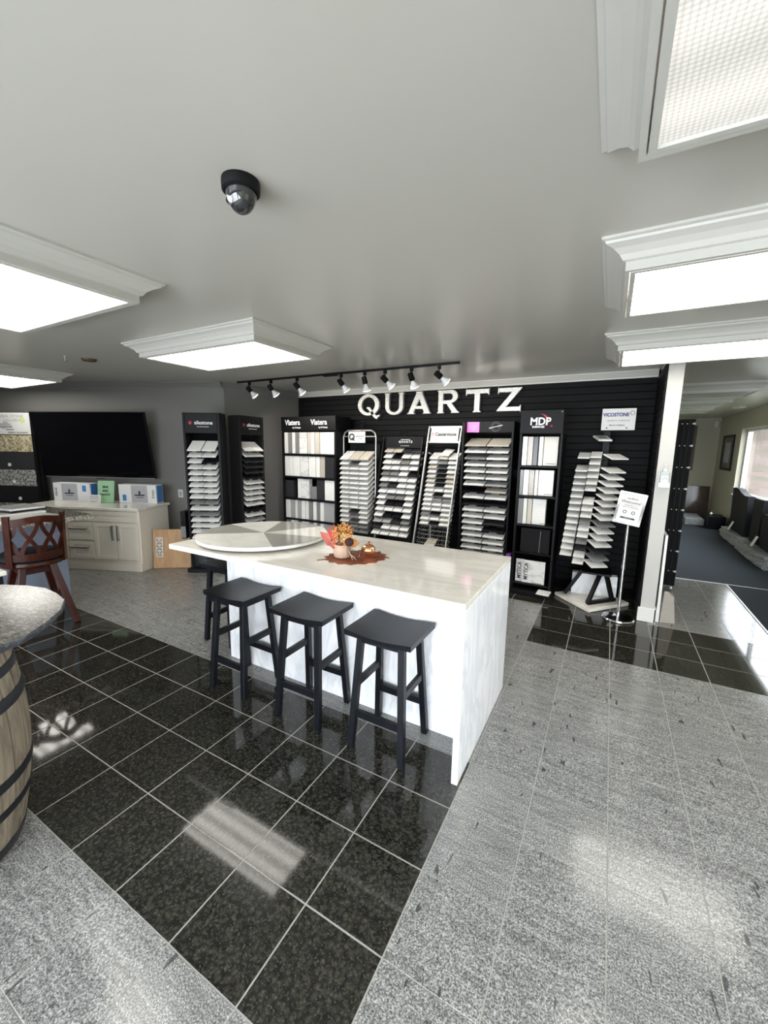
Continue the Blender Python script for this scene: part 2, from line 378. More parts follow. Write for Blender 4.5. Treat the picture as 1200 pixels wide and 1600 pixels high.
def window(n, P, a, b_, z0, z1, muls, th=.1):
    o = bm_new()
    def bx(u0, u1, c0, c1, o0=.09, o1=.15): _add(o, [P(*q) for q in ((u0, o0, c0), (u1, o0, c0), (u1, o1, c0), (u0, o1, c0), (u0, o0, c1), (u1, o0, c1), (u1, o1, c1), (u0, o1, c1))], BF)
    f = .055
    bx(a, b_, z0, z0+f); bx(a, b_, z1-f, z1); bx(a, a+f, z0+f, z1-f); bx(b_-f, b_, z0+f, z1-f)
    for u in muls: bx(u-f/2, u+f/2, z0+f, z1-f)
    r = struct('window_%d' % n, o, M['white'])
    us = [a+f]+[v for u in muls for v in (u-f/2, u+f/2)]+[b_-f]
    for u0, u1 in zip(us[::2], us[1::2]):
        g_ = bm_new(); _add(g_, [P(*q) for q in ((u0, .115, z0+f), (u1, .115, z0+f), (u1, .121, z0+f), (u0, .121, z0+f), (u0, .115, z1-f), (u1, .115, z1-f), (u1, .121, z1-f), (u0, .121, z1-f))], BF)
        obj('pane', g_, M['glass'], r)
    s = bm_new(); _add(s, [P(*q) for q in ((a, -.03, z0-.02), (b_, -.03, z0-.02), (b_, .09, z0-.02), (a, .09, z0-.02), (a, -.03, z0), (b_, -.03, z0), (b_, .09, z0), (a, .09, z0))], BF)
    obj('sill', s, M['white'], r)
    return r
for i, h in enumerate(FW): window(i+1, lambda u, o, z: (u, YF-o, z), *h, [(h[0]+h[1])/2])
window(4, lambda u, o, z: (XR+o, u, z), *RW[0], [1.2])
window(5, lambda u, o, z: (XR+o, u, z), *RW[1], [8.75])
b = bm_new(); box(b, -8.2, -8.1, YF, 3.0, 0, CZ); struct('wall_left', b, M['wall'])
# angled wall with the television, and the short side wall
def quadwall(p, q, th, z0=0, z1=CZ):
    p, q = Vector(p), Vector(q); d = (q-p).normalized(); n = Vector((-d.y, d.x, 0))*th
    b_ = bm_new(); _add(b_, [p, q, q+n, p+n]+[v+Vector((0, 0, z1)) for v in (p, q, q+n, p+n)], BF); return b_
struct('wall_back_left', quadwall(W(-3.9, 0), W(0, 0), .1), M['wall'], label='grey painted wall behind the television')
SB = Vector((-4.38, YB, 0))
struct('wall_side', quadwall(WA, SB, .1), M['wall'], label='short grey wall beside the black slat wall')
wb = struct('wall_back', box(bm_new(), -4.45, .50, YB, YB+.12, 0, CZ), M['gap'], label='black slat wall behind the sample racks')
sl = mesh('slat', bbox(-4.37, .346, -.018, 0, .003, .0755, .003), M['slat'])
for k in range(30):
    o = obj('slat', sl, None, wb); o.location = (0, YB-.001, .07+k*.0756)
b = box(bm_new(), .365, .478, 4.36, YB, 0, CZ); rw = struct('wall_pillar', b, M['pillar'], label='grey wall end beside the passage')
sl2 = mesh('slat', bbox(.347, .3645, 4.365, YB-.02, .003, .0755, .003), M['slat'])
for k in range(30):
    o = obj('slat', sl2, None, rw); o.location = (0, 0, .07+k*.0756)
struct('baseboard_pillar', bevel(box(bm_new(), .345, .492, 4.345, 4.36, 0, .135), .004), M['trim'])
b = bm_new(); box(b, .478, .492, 4.345, YB, 0, .135); box(b, .478, .486, 4.35, YB, .135, .15); struct('baseboard_passage', b, M['trim'])
struct('wall_passage', box(bm_new(), .34, .40, YB+.12, 12.8, 0, CZ), M['cream'])
struct('wall_far', box(bm_new(), .3, XR+.1, 12.7, 12.85, 0, CZ), M['cream'])
# crown mouldings
def crown(p, q, h=.085, dp=.07):
    p, q = Vector(p), Vector(q); d = (q-p).normalized(); n = Vector((d.y, -d.x, 0))
    prof = [(0, 0), (dp, 0), (dp, -.012), (dp*.72, -.03), (dp*.42, -.052), (.014, -h+.016), (.010, -h), (0, -h)]
    b_ = bm_new(); A = [b_.verts.new(p+n*o+Vector((0, 0, CZ-.001+z))) for o, z in prof]; B = [b_.verts.new(q+n*o+Vector((0, 0, CZ-.001+z))) for o, z in prof]
    k = len(prof)
    for i in range(k): b_.faces.new((A[i], A[(i+1) % k], B[(i+1) % k], B[i]))
    b_.faces.new(A); b_.faces.new(B[::-1]); return b_
struct('trim_1', crown(W(-3.9, .001), W(-.01, .001)), M['wall']); struct('trim_2', crown(WA+Vector((.004, .02, 0)), SB-Vector((0, .03, 0))), M['wall'])
struct('trim_3', crown((-4.36, YB-.020, 0), (.345, YB-.020, 0), .075, .05), M['crown'])

# outside seen through the far window
def outside():
    m = pm('lawn', (.30, .45, .12), .9); g = G(m); v = g.coords(rand=False); g.col(g.ramp(g.noise(v, 1.5, 5, .7), [(.3, (.035, .05, .02)), (.7, (.06, .07, .036))]))
    o = obj('lawn', box(bm_new(), XR+.3, 90, -40, 90, -.5, -.35), m); o['kind'] = 'structure'; o['label'] = 'bright green lawn outside the window'
    o = obj('road', prism(bm_new(), [(-14, 17), (10, 17), (60, -8), (60, -2), (10, 23), (-14, 23)], -.35, -.33), pm('asphalt', (.075, .075, .078), .9)); o['kind'] = 'structure'; o['label'] = 'pale road outside the window'
    b_ = bm_new(); r = random.Random(3)
    prof = [(24, -.35), (26, .5), (30, 1.9), (38, 4.2), (48, 5.5), (49, -.35)]
    V = []
    for k in range(34):      # the bank curves round behind the road
        x = 60-k*2.2; yb = 24*0+max(0, (x-10))*-.5
        V.append([b_.verts.new((x, yb+y+r.uniform(-.5, .5), z+(r.uniform(-.3, .3) if 0 < i < 4 else 0))) for i, (y, z) in enumerate(prof)])
    for A, B in zip(V, V[1:]):
        for i in range(5): b_.faces.new((A[i], A[i+1], B[i+1], B[i]))
    m = pm('planted_bank', (.5, .35, .3), .9); g = G(m); v = g.coords(rand=False); g.col(g.ramp(g.noise(v, 1.1, 6, .75), [(.32, (.025, .03, .015)), (.5, (.058, .04, .03)), (.62, (.07, .055, .05)), (.75, (.08, .065, .05))]))
    o = obj('planted_bank', b_, m); o['kind'] = 'structure'; o['label'] = 'reddish planted bank across the road'
    m = pm('foliage', (.25, .35, .15), .9); g = G(m); v = g.coords(); g.col(g.ramp(g.noise(v, 3, 5, .7), [(.3, (.018, .028, .01)), (.7, (.05, .06, .035))]))
    for k, (x, y, s) in enumerate(((6, 34, 2.2), (13, 33, 2.6), (22, 28, 3.0), (-2, 34, 2.6), (34, 24, 3.2))):
        t = thing('tree', ('tree beyond the road outside the far window, %s' % ('second from the left end of the row', 'middle of the row', 'second from the right end of the row', 'left end of the row', 'right end of the row')[k]), 'tree', (x, y, 2.0), 0, 'trees beyond the road')
        b_ = bm_new(); bmesh.ops.create_icosphere(b_, subdivisions=3, radius=s)
        for q in b_.verts: q.co += q.co.normalized()*r.uniform(-.35, .35)*s*.4; q.co.z = q.co.z*.9+s*1.3
        obj('crown', b_, m, t)
        obj('trunk', tube(bm_new(), [(0, 0, 0), (.1, 0, s*.6), (0, 0, s*1.1)], [.3, .25, .15]), M['brz'], t)
outside()

# ---------------------------------------------------------------- ceiling fixtures
def fixture(name, label, x0, x1, y0, y1, mt, group='framed ceiling lights'):
    """x0..y1 is the lens opening"""
    cx, cy = (x0+x1)/2, (y0+y1)/2; hx, hy = (x1-x0)/2, (y1-y0)/2
    t = thing(name, label, 'ceiling light', (cx, cy, CZ), 0, group)
    prof = [(.128, 0), (.128, -.010), (.116, -.014), (.112, -.022), (.085, -.034), (.062, -.052), (.050, -.070), (.038, -.074), (.038, -.108), (.022, -.108), (.022, -.1)]
    b_ = bm_new(); R = []
    for o, z in prof: R.append([b_.verts.new((sx*(hx+o), sy*(hy+o), z)) for sx, sy in ((-1, -1), (1, -1), (1, 1), (-1, 1))])
    for A, B in zip(R, R[1:]):
        for k in range(4): b_.faces.new((A[k], A[(k+1) % 4], B[(k+1) % 4], B[k]))
    obj('crown_molding', b_, M['crown'], t)
    b_ = bm_new(); R = []
    for o, z in ((.018, -.104), (.018, -.110), (0, -.110), (0, -.098)): R.append([b_.verts.new((sx*(hx+o), sy*(hy+o), z)) for sx, sy in ((-1, -1), (1, -1), (1, 1), (-1, 1))])
    for A, B in zip(R, R[1:]):
        for k in range(4): b_.faces.new((A[k], A[(k+1) % 4], B[(k+1) % 4], B[k]))
    obj('lens_frame', b_, M['crown'], t)
    obj('diffuser', box(bm_new(), -hx, hx, -hy, hy, -.102, -.098), mt, t)
    return t
fixture('ceiling_light', 'large prismatic ceiling light at the top right of the view', .03, 1.28, .66, 1.26, M['lit2'])
fixture('ceiling_light', 'lit ceiling light on the right, second of the row toward the passage', .02, 1.27, 2.04, 2.64, M['lit'])
fixture('ceiling_light', 'lit ceiling light on the right nearest the grey pillar', .01, 1.26, 3.54, 4.14, M['lit'])
fixture('ceiling_light', 'lit ceiling light near the middle, just before the track lights', -3.49, -2.235, 2.15, 2.76, M['lit'])
fixture('ceiling_light', 'lit ceiling light at the left edge of the view', -3.45, -2.225, .70, 1.295, M['lit'])
fixture('ceiling_light', 'lit ceiling light at the far left above the television wall', -7.12, -5.88, 1.89, 2.50, M['lit'])
for k, y in enumerate((6.40, 7.70, 9.0)):
    fixture('ceiling_light', ('nearest', 'middle', 'farthest')[k]+' unlit ceiling light in the carpeted room', .45+.0*k, 1.42, y, y+.6, M['unlit'], 'unlit ceiling lights in the far room')

# dome cameras and detectors
def dome(x, y, r, label):
    t = thing('dome_camera', label, 'security camera', (x, y, CZ))
    obj('base', lathe(bm_new(), [(r, 0), (r*1.02, -.01), (r, -.030), (r*.9, -.034), (r*.8, -.03)], 40, cap=False), M['blk'], t, 50)
    dm = pm('smoked_dome', (.02, .02, .022), .04, coat=1)
    obj('dome', lathe(bm_new(), [(r*.82*math.cos(a), -.028-r*1.12*math.sin(a)) for a in [k*PI/2/12 for k in range(12)]]+[(1e-4, -.028-r*1.12)], 40, cap=False), dm, t, 60)
    obj('lens', lathe(bm_new(), [(r*.22, 0), (r*.22, -.004), (r*.12, -.006)], 20, T(-.2*r, -.62*r, -.028-r*.66) @ RX(-1.0)), M['chrome'], t, 40)
dome(-1.095, 1.02, .058, 'black dome security camera on the ceiling over the island')
dome(1.0, 8.6, .055, 'small black dome camera on the ceiling of the carpeted room')
t = thing('smoke_detector', 'brown round smoke detector on the ceiling at left', 'smoke detector', (-4.60, 2.25, CZ))
obj('body', lathe(bm_new(), [(.065, 0), (.065, -.008), (.055, -.022), (.03, -.026)], 28), M['brz'], t, 50)
t = thing('fire_sprinkler', 'small sprinkler head on the ceiling beside the smoke detector', 'sprinkler', (-4.72, 2.10, CZ))
b = bm_new(); lathe(b, [(.018, 0), (.018, -.004), (.007, -.006), (.007, -.03), (.016, -.032), (.016, -.036)], 12); obj('head', b, M['silver'], t)
t = thing('smoke_detector', 'white smoke detector on the ceiling of the carpeted room', 'smoke detector', (1.95, 9.75, CZ))
obj('body', lathe(bm_new(), [(.1, 0), (.1, -.012), (.08, -.03), (.03, -.034)], 28), M['ceil'], t, 50)
t = thing('motion_sensor', 'small white motion sensor high in the far corner', 'sensor', (2.16, 12.62, 2.24))
obj('body', bbox(-.04, .04, -.03, .03, -.07, .07, .012, 2, RZ(-.7)), M['white'], t, 40)

# track light
def track():
    t = thing('track_light', 'black ceiling track rail with eight spot heads before the slat wall', 'track light', (0, 0, 0))
    y, z = 3.885, CZ
    obj('rail', bbox(-4.36, -1.345, y-.018, y+.018, z-.02, z, .002), M['blk'], t)
    obj('power_feed', bbox(-2.96, -2.77, y-.026, y+.026, z-.034, z-.001, .006), M['blk'], t)
    for k, x in enumerate((-4.15, -3.777, -3.355, -2.718, -2.407, -2.157, -1.85, -1.55)):
        tilt = (.75, .7, .72, .75, .35, .85, .55, .95)[k]; spin = (-.55, -.5, -.6, -.45, -.2, -.75, -.3, -.85)[k]
        h = thing('spot_head', 'x', 'x', (x, y, z-.02)); del h['label'], h['category']; h.parent = t
        b_ = bm_new(); box(b_, -.015, .015, -.013, .013, -.035, 0); tube(b_, [(0, 0, -.03), (0, 0, -.075)], .006); tube(b_, [(.018, 0, -.07), (.022, 0, -.10), (.018, .01, -.125)], .004, 6)
        obj('stem', b_, M['blk'], h)
        m = T(0, 0, -.095) @ RZ(spin) @ RX(tilt)      # local -z is the beam
        b_ = bm_new(); lathe(b_, [(.018, .05), (.028, .046), (.030, -.02), (.026, -.028)], 20, m); obj('socket', b_, M['blk'], h, 50)
        b_ = bm_new(); lathe(b_, [(.016, -.026), (.020, -.045), (.036, -.075), (.046, -.09), (.047, -.10)], 24, m, cap=False); obj('bulb', b_, M['bulb'], h, 60)
        b_ = bm_new(); lathe(b_, [(.047, -.10), (.044, -.106), (.025, -.112), (1e-4, -.114)], 24, m, cap=False); obj('bulb_face', b_, M['bulbface'], h, 60)
        ld = bpy.data.lights.new('spot', 'SPOT'); ld.energy = 15; ld.spot_size = 2.5; ld.spot_blend = .45; ld.color = (1, .93, .84); ld.shadow_soft_size = .04
        lo = bpy.data.objects.new('spot_lamp', ld); COL.objects.link(lo); lo.parent = h; lo.matrix_local = m @ T(0, 0, -.125)
track()

# ---------------------------------------------------------------- QUARTZ letters on the slat wall
def letters():
    z0, H = 2.022, .288
    def arc(cx, cy, rx, ry, a0, a1, n=18): return [(cx+rx*math.cos(math.radians(a0+(a1-a0)*k/n)), cy+ry*math.sin(math.radians(a0+(a1-a0)*k/n))) for k in range(n+1)]
    def build(loops, holes=()):
        cu = bpy.data.curves.new('c', 'CURVE'); cu.dimensions = '2D'; cu.fill_mode = 'BOTH'; cu.extrude = .045; cu.bevel_depth = .012; cu.bevel_resolution = 0; cu.offset = -.012
        for L in [loops]+list(holes):
            s = cu.splines.new('POLY'); s.points.add(len(L)-1); s.use_cyclic_u = True
            for p, (x, y) in zip(s.points, L): p.co = (x, y, 0, 1)
        o = bpy.data.objects.new('c', cu); COL.objects.link(o); me = bpy.data.meshes.new_from_object(o)
        bpy.data.objects.remove(o); bpy.data.curves.remove(cu); me.materials.clear(); return me
    A = {}
    A['Q'] = [(arc(.5, .5, .5, .52, 0, 350, 36), [arc(.49, .5, .30, .36, 0, 350, 30)]), ([(.40, .34), (.44, .40), (.56, .40), (.68, .22), (.86, -.02), (1.0, .04), (1.03, -.0), (.88, -.2), (.84, -.17), (.76, -.12), (.62, .06), (.52, .24)], [])]
    A['U'] = [([(-.02, 1), (.28, 1), (.28, .97), (.24, .93), (.24, .38)]+arc(.50, .36, .26, .24, 180, 360, 12)[1:-1]+[(.76, .38), (.76, .93), (.72, .97), (.72, 1), (1.02, 1), (1.02, .97), (.98, .93), (.98, .38)]+arc(.5, .36, .48, .38, 0, -180, 20)[1:-1]+[(.02, .38), (.02, .93), (-.02, .97)], [])]
    A['A'] = [([(0, 0), (0, .03), (.06, .07), (.38, .94), (.35, .98), (.35, 1), (.65, 1), (.65, .98), (.63, .94), (.95, .07), (1, .03), (1, 0), (.66, 0), (.66, .03), (.70, .07), (.65, .22), (.33, .22), (.28, .07), (.33, .03), (.33, 0)], [[(.39, .36), (.60, .36), (.50, .68)]])]
    A['R'] = [([(0, 0), (0, .03), (.05, .07), (.05, .93), (0, .97), (0, 1), (.55, 1)]+arc(.62, .72, .30, .28, 90, -60, 14)+[(.66, .42), (.92, .08), (1.0, .03), (1.0, 0), (.62, 0), (.62, .03), (.66, .07), (.42, .40), (.28, .40), (.28, .07), (.33, .03), (.33, 0)], [[(.28, .56), (.28, .84), (.56, .84)]+arc(.58, .70, .11, .14, 90, -90, 8)+[(.56, .56)]])]
    A['T'] = [([(0, 1.0), (.03, .96), (.97, .96), (1, 1.0), (1, .70), (.97, .70), (.93, .77), (.62, .77), (.62, .07), (.68, .03), (.68, 0), (.32, 0), (.32, .03), (.38, .07), (.38, .77), (.07, .77), (.03, .70), (0, .70)], [])]
    A['Z'] = [([(.02, 1.0), (.05, .95), (1.0, .95), (1.0, .90), (.40, .19), (.92, .19), (.97, .26), (1.0, .26), (1.0, -.03), (.97, -.03), (.93, .01), (0, .01), (0, .05), (.60, .77), (.08, .77), (.05, .70), (.02, .70)], [])]
    spec = (('Q', -3.232, -2.875), ('U', -2.79, -2.502), ('A', -2.448, -2.103), ('R', -2.022, -1.72), ('T', -1.645, -1.353), ('Z', -1.257, -.974))
    wd = {'Q': 'first letter', 'U': 'second letter', 'A': 'third letter', 'R': 'fourth letter', 'T': 'fifth letter', 'Z': 'last letter'}
    for ch, xa, xb in spec:
        wx = xb-xa; bmj = bm_new()
        for L, Hs in A[ch]:
            me = build(L, Hs); me.transform(Matrix.Diagonal((wx, H, .5, 1)))
            me.transform(Matrix(((1, 0, 0, xa), (0, 0, -1, YB-.045), (0, 1, 0, z0), (0, 0, 0, 1)))); bmj.from_mesh(me); bpy.data.meshes.remove(me)
        me = bpy.data.meshes.new('letter'); bmj.to_mesh(me); bmj.free(); me.materials.append(M['letter'])
        o = bpy.data.objects.new('wall_letter', me); COL.objects.link(o)
        tag(o, 'silver %s %s of the large word on the black slat wall' % (wd[ch], ch), 'letter', 'large QUARTZ letters on the slat wall')
letters()

# ---------------------------------------------------------------- island
def island():
    t = thing('kitchen_island', 'white veined quartz island with waterfall side in the middle of the showroom', 'island', (-1.56, 2.12, 0))
    P = t.location
    def part(nm, x0, x1, y0, y1, z0, z1, mt, r=.002):
        return obj(nm, bbox(x0-P.x, x1-P.x, y0-P.y, y1-P.y, z0, z1, r), M[mt], t)
    part('countertop', -2.60, -.500, 1.66, 2.59, .872, .905, 'quartz')
    part('waterfall_panel', -.531, -.5005, 1.6602, 2.5898, .001, .8715, 'quartz_side')
    part('front_panel', -2.385, -.5315, 1.955, 1.975, .001, .8715, 'quartz_side')
    part('end_panel', -2.385, -2.365, 1.9755, 2.545, .001, .8715, 'quartz_side')
    part('back_panel', -2.3645, -.5315, 2.525, 2.545, .001, .8715, 'quartz_side')
island()
def susan():
    cx, cy, r = -2.19, 2.135, .462
    t = thing('turntable', 'large round turntable of alternating white and taupe wedges on the island', 'turntable', (cx, cy, .905))
    obj('pedestal', lathe(bm_new(), [(.15, 0), (.15, .014)], 40), M['blk'], t)
    obj('rim', lathe(bm_new(), [(r-.03, .015), (r-.004, .018), (r, .022), (r, .038), (r-.004, .0395), (.02, .0395), (.02, .015)], 96, cap=False), M['wedgew'], t, 50)
    for k in range(7):
        a, b_ = math.radians(65)+k*2*PI/7+.004, math.radians(65)+(k+1)*2*PI/7-.004; dk = 'dwdwwdw'[k] == 'd'
        pts = [(0.001*math.cos((a+b_)/2), .001*math.sin((a+b_)/2))]+[(r*.998*math.cos(a+(b_-a)*q/14), r*.998*math.sin(a+(b_-a)*q/14)) for q in range(15)]
        obj('wedge', prism(bm_new(), pts, .0396, .043), M['wedged' if dk else 'wedgew'], t)['label'] = ('taupe' if dk else 'white')+' quartz wedge'
susan()

# ---------------------------------------------------------------- table centrepiece
def leaf(bm, base, d, nrm, L, wd, fold=.15, n=6):
    """pointed leaf from base along d"""
    base, d, nrm = Vector(base), Vector(d).normalized(), Vector(nrm)
    s = d.cross(nrm).normalized(); nn = s.cross(d)
    rows = []
    for k in range(n+1):
        f = k/n; hw = wd*.5*math.sin(PI*f**.8)*(1 if 0 < k < n else .04); c = base+d*L*f-nn*L*.25*f*f
        rows.append([bm.verts.new(c+s*hw*q+nn*abs(q)*hw*fold) for q in (-1, 0, 1)])
    for A, B in zip(rows, rows[1:]):
        for q in range(2): bm.faces.new((A[q], A[q+1], B[q+1], B[q]))
    return bm
def centrepiece():
    # copper leaf mat
    cx, cy = -1.365, 2.075; b = bm_new(); a0 = math.radians(155)
    pts = []
    n = 64; dirx, diry = Vector((math.cos(a0), math.sin(a0))), Vector((-math.sin(a0), math.cos(a0)))
    # the leaf's length runs from the stem at the left to the rounded right end
    st = Vector((-1.487, 1.875)); en = Vector((-1.20, 2.21)); ax = (en-st).normalized(); sd = Vector((-ax.y, ax.x)); c = (st+en)/2+ax*.02
    for k in range(n):
        a = 2*PI*k/n; r = 1+(.10 if k % 4 == 0 else (-.03 if k % 4 == 2 else .03))
        pts.append(tuple(c+ax*.185*r*math.cos(a)+sd*.155*r*math.sin(a)))
    prism(b, pts, 0, .0022)
    bar(b, (*(c-ax*.17), .0015), (*(c-ax*.245), .002), .012, .003)
    for k in range(9):
        f = -.15+k*.036; p = c+ax*f; w_ = .13*math.sqrt(max(.05, 1-(f/.19)**2))
        for s in (-1, 1):
            q = p+sd*s*w_+ax*.05; bar(b, (*p, .003), (*q, .003), .0035, .0035)
    bar(b, (*(c-ax*.17), .0032), (*(c+ax*.17), .0032), .006, .004)
    bmesh.ops.translate(b, verts=b.verts, vec=(-cx, -cy, 0))
    o = obj('leaf_placemat', b, M['copper']); o.location = (cx, cy, .9055); tag(o, 'copper coloured leaf shaped placemat on the island top', 'placemat')
    # pot wrapped in burlap with dried leaves
    px_, py_ = -1.395, 2.0
    t = thing('dried_flower_pot', 'burlap wrapped pot with red leaves, orange florets and a dark flower', 'flower pot', (px_, py_, .911))
    rnd = random.Random(5)
    b = lathe(bm_new(), [(.040, 0), (.048, .006), (.052, .03), (.050, .055), (.043, .066), (.050, .080), (.047, .083), (.04, .066)], 28)
    for v in b.verts:
        a = math.atan2(v.co.y, v.co.x); f = 1+.05*math.sin(a*11)+.02*math.sin(a*5+1); v.co.x *= f; v.co.y *= f
    obj('burlap_wrap', b, M['burlap'], t, 60)
    b = tube(bm_new(), [(.045*math.cos(a), .045*math.sin(a), .066) for a in [k*PI/8 for k in range(16)]], .0035, 6, True)
    obj('twine', b, M['burlap'], t, 60)
    U = Vector((rt.x, rt.y, 0)).normalized(); D = Vector((-U.y, U.x, 0))
    def q(a, z, dd=0): return U*a+D*dd+Vector((0, 0, z))
    # bow made of two loops of ribbon toward the right
    b = bm_new()
    for s, (x1, z1) in enumerate(((.095, .056), (.105, .036))):
        P_ = [q(.045, .064, -.035), q(.075, z1+.022, -.045), q(x1+.01, z1+.008, -.045), q(x1, z1-.024, -.04), q(.06, z1-.01, -.05), q(.045, .060, -.035)]
        hw = .016
        V = [[b.verts.new(p+D*hw*k_-Vector((0, 0, .006*k_))) for k_ in (-1, 1)] for p in P_]
        for A, B in zip(V, V[1:]): b.faces.new((A[0], A[1], B[1], B[0]))
    obj('bow', b, M['burlap'], t)
    b = bm_new()
    for e in (q(.070, .004, -.075), q(.090, .006, -.070)): tube(b, [q(.042, .06, -.045), q(.055, .035, -.06), e], .0022, 5)
    obj('twine_end', b, M['burlap'], t)
    for k, (a, z, L, wd, mt) in enumerate(((-.125, .145, .10, .045, 'leafp'), (-.085, .175, .12, .030, 'leafr'), (-.05, .185, .12, .028, 'leafr'), (-.10, .10, .10, .055, 'leafp'), (-.075, .115, .095, .05, 'leafp'), (-.03, .09, .07, .04, 'leafr'), (-.06, .075, .07, .04, 'leafp'), (.0, .085, .07, .035, 'leafr'), (.085, .095, .06, .03, 'leafr'), (.10, .085, .06, .03, 'leafo'))):
        e = q(a, z, rnd.uniform(-.03, .03)); s_ = q(a*.35, .07, 0); b = leaf(bm_new(), s_+(e-s_)*.3, e-s_, -D+Vector((0, 0, .3)), (e-s_).length*.85, wd)
        obj('leaf', b, M[mt], t)
    b = bm_new()
    for k in range(150):
        a = rnd.uniform(-.04, .065); z = .10+rnd.random()**.8*.115*(1-abs(a-.01)*6); dd = rnd.uniform(-.03, .03)
        if z < .09: continue
        e = q(a, z, dd); leaf(b, e, Vector((rnd.uniform(-1, 1), rnd.uniform(-1, 1), rnd.uniform(.2, 1.4))), Vector((0, -1, .2)), rnd.uniform(.010, .02), rnd.uniform(.006, .010), n=3)
    o = obj('orange_florets', b, M['leafo'], t); o['kind'] = 'stuff'
    b = bm_new()
    for k in range(110):
        a = rnd.uniform(-.055, .05); z = .08+rnd.random()*.12*(1-abs(a)*7); dd = rnd.uniform(-.04, .02)
        leaf(b, q(a, z, dd), Vector((rnd.uniform(-1, 1), rnd.uniform(-1, 1), rnd.uniform(-.2, 1))), Vector((0, -1, .2)), rnd.uniform(.008, .016), .007, n=2)
    o = obj('yellow_florets', b, M['leafy'], t); o['kind'] = 'stuff'
    b = bm_new()
    for k in range(14):
        a = rnd.uniform(-.05, .05); tube(b, [q(a*.2, .06), q(a*.7, .13), q(a, .20*(1-abs(a)*4), rnd.uniform(-.02, .02))], .0013, 5)
    obj('twig', b, M['brz'], t)
    b = bm_new(); bmesh.ops.create_icosphere(b, subdivisions=3, radius=.027, matrix=Matrix.Translation(q(.048, .105, -.045)))
    for v in b.verts: v.co += Vector((rnd.uniform(-1, 1), rnd.uniform(-1, 1), rnd.uniform(-1, 1)))*.0022
    obj('dark_flower', b, M['seed'], t)
    b = bm_new(); c0 = q(.048, .105, -.035)
    for k in range(12):
        a = 2*PI*k/12; d = U*math.cos(a)+Vector((0, 0, math.sin(a))); leaf(b, c0+d*.018, d, -D, .024, .013, n=3)
    o = obj('petals', b, M['leafo'], t)
    # copper mercury-glass pumpkin
    t = thing('glass_pumpkin', 'shiny copper and silver glass pumpkin on the leaf placemat', 'pumpkin', (-1.282, 2.125, .911))
    b = bm_new(); n = 48; R = []
    for k in range(15):
        f = PI*k/14; ring = []
        for a_ in range(n):
            a = 2*PI*a_/n; r = .044*math.sin(f)**.75*(1+.10*abs(math.cos(a*4))-.05)+.001; ring.append(b.verts.new((r*math.cos(a), r*math.sin(a), .034-.034*math.cos(f))))
        R.append(ring)
    for A, B in zip(R, R[1:]):
        for k in range(n): b.faces.new((A[k], A[(k+1) % n], B[(k+1) % n], B[k]))
    b.faces.new(R[0][::-1]); b.faces.new(R[-1]); obj('body', b, M['pumpk'], t, 70)
    obj('stalk', tube(bm_new(), [(0, 0, .064), (.002, 0, .078), (.010, 0, .088)], [.008, .006, .005]), M['copper'], t)
centrepiece()

# ---------------------------------------------------------------- bar stools
def make_stool():
    t = thing('bar_stool', 'x', 'stool', (0, 0, 0), 0, 'black wooden stools at the island')
    # saddle seat, dished across its length
    b = bm_new(); nx, ny = 12, 6; hx, hy = .190, .155; V = {}
    for i in range(nx+1):
        for j in range(ny+1):
            x = -hx+2*hx*i/nx; y = -hy+2*hy*j/ny; d = -.016*max(0., math.cos(PI*x/(2*hx)))**1.2
            V[i, j, 1] = b.verts.new((x, y, .660+d)); V[i, j, 0] = b.verts.new((x*.985, y*.985, .630+d*.4))
    for i in range(nx):
        for j in range(ny):
            b.faces.new([V[q] for q in ((i, j, 1), (i+1, j, 1), (i+1, j+1, 1), (i, j+1, 1))]); b.faces.new([V[q] for q in ((i, j, 0), (i, j+1, 0), (i+1, j+1, 0), (i+1, j, 0))])
    for i in range(nx):
        b.faces.new([V[q] for q in ((i, 0, 0), (i+1, 0, 0), (i+1, 0, 1), (i, 0, 1))]); b.faces.new([V[q] for q in ((i, ny, 0), (i, ny, 1), (i+1, ny, 1), (i+1, ny, 0))])
    for j in range(ny):
        b.faces.new([V[q] for q in ((0, j, 0), (0, j, 1), (0, j+1, 1), (0, j+1, 0))]); b.faces.new([V[q] for q in ((nx, j, 0), (nx, j+1, 0), (nx, j+1, 1), (nx, j, 1))])
    obj('seat', b, M['stool'], t, 30)
    tx, ty, bx_, by = .118, .100, .150, .148
    for sx in (-1, 1):
        for sy in (-1, 1):
            obj('leg', bevel(bar(bm_new(), (sx*tx, sy*ty, .622), (sx*bx_, sy*by, .003), .034, .034, (0, 1, 0)), .002), M['stool'], t)
    def at(z, sx, sy):
        f = (.622-z)/.62; return Vector((sx*(tx+(bx_-tx)*f), sy*(ty+(by-ty)*f), z))
    for (z, a, c) in ((.20, (-1, -1), (1, -1)), (.20, (-1, 1), (1, 1)), (.36, (-1, -1), (-1, 1)), (.36, (1, -1), (1, 1))):
        p, q_ = at(z, *a), at(z, *c); d = (q_-p).normalized()*.018
        obj('stretcher', bevel(bar(bm_new(), p+d, q_-d, .022, .040), .0015), M['stool'], t)
    for a, c in (((-1, -1), (1, -1)), ((-1, 1), (1, 1)), ((-1, -1), (-1, 1)), ((1, -1), (1, 1))):
        p, q_ = at(.604, *a), at(.604, *c); d = (q_-p).normalized()*.018
        obj('apron', bar(bm_new(), p+d, q_-d, .020, .034), M['stool'], t)
    return t
s0 = make_stool()
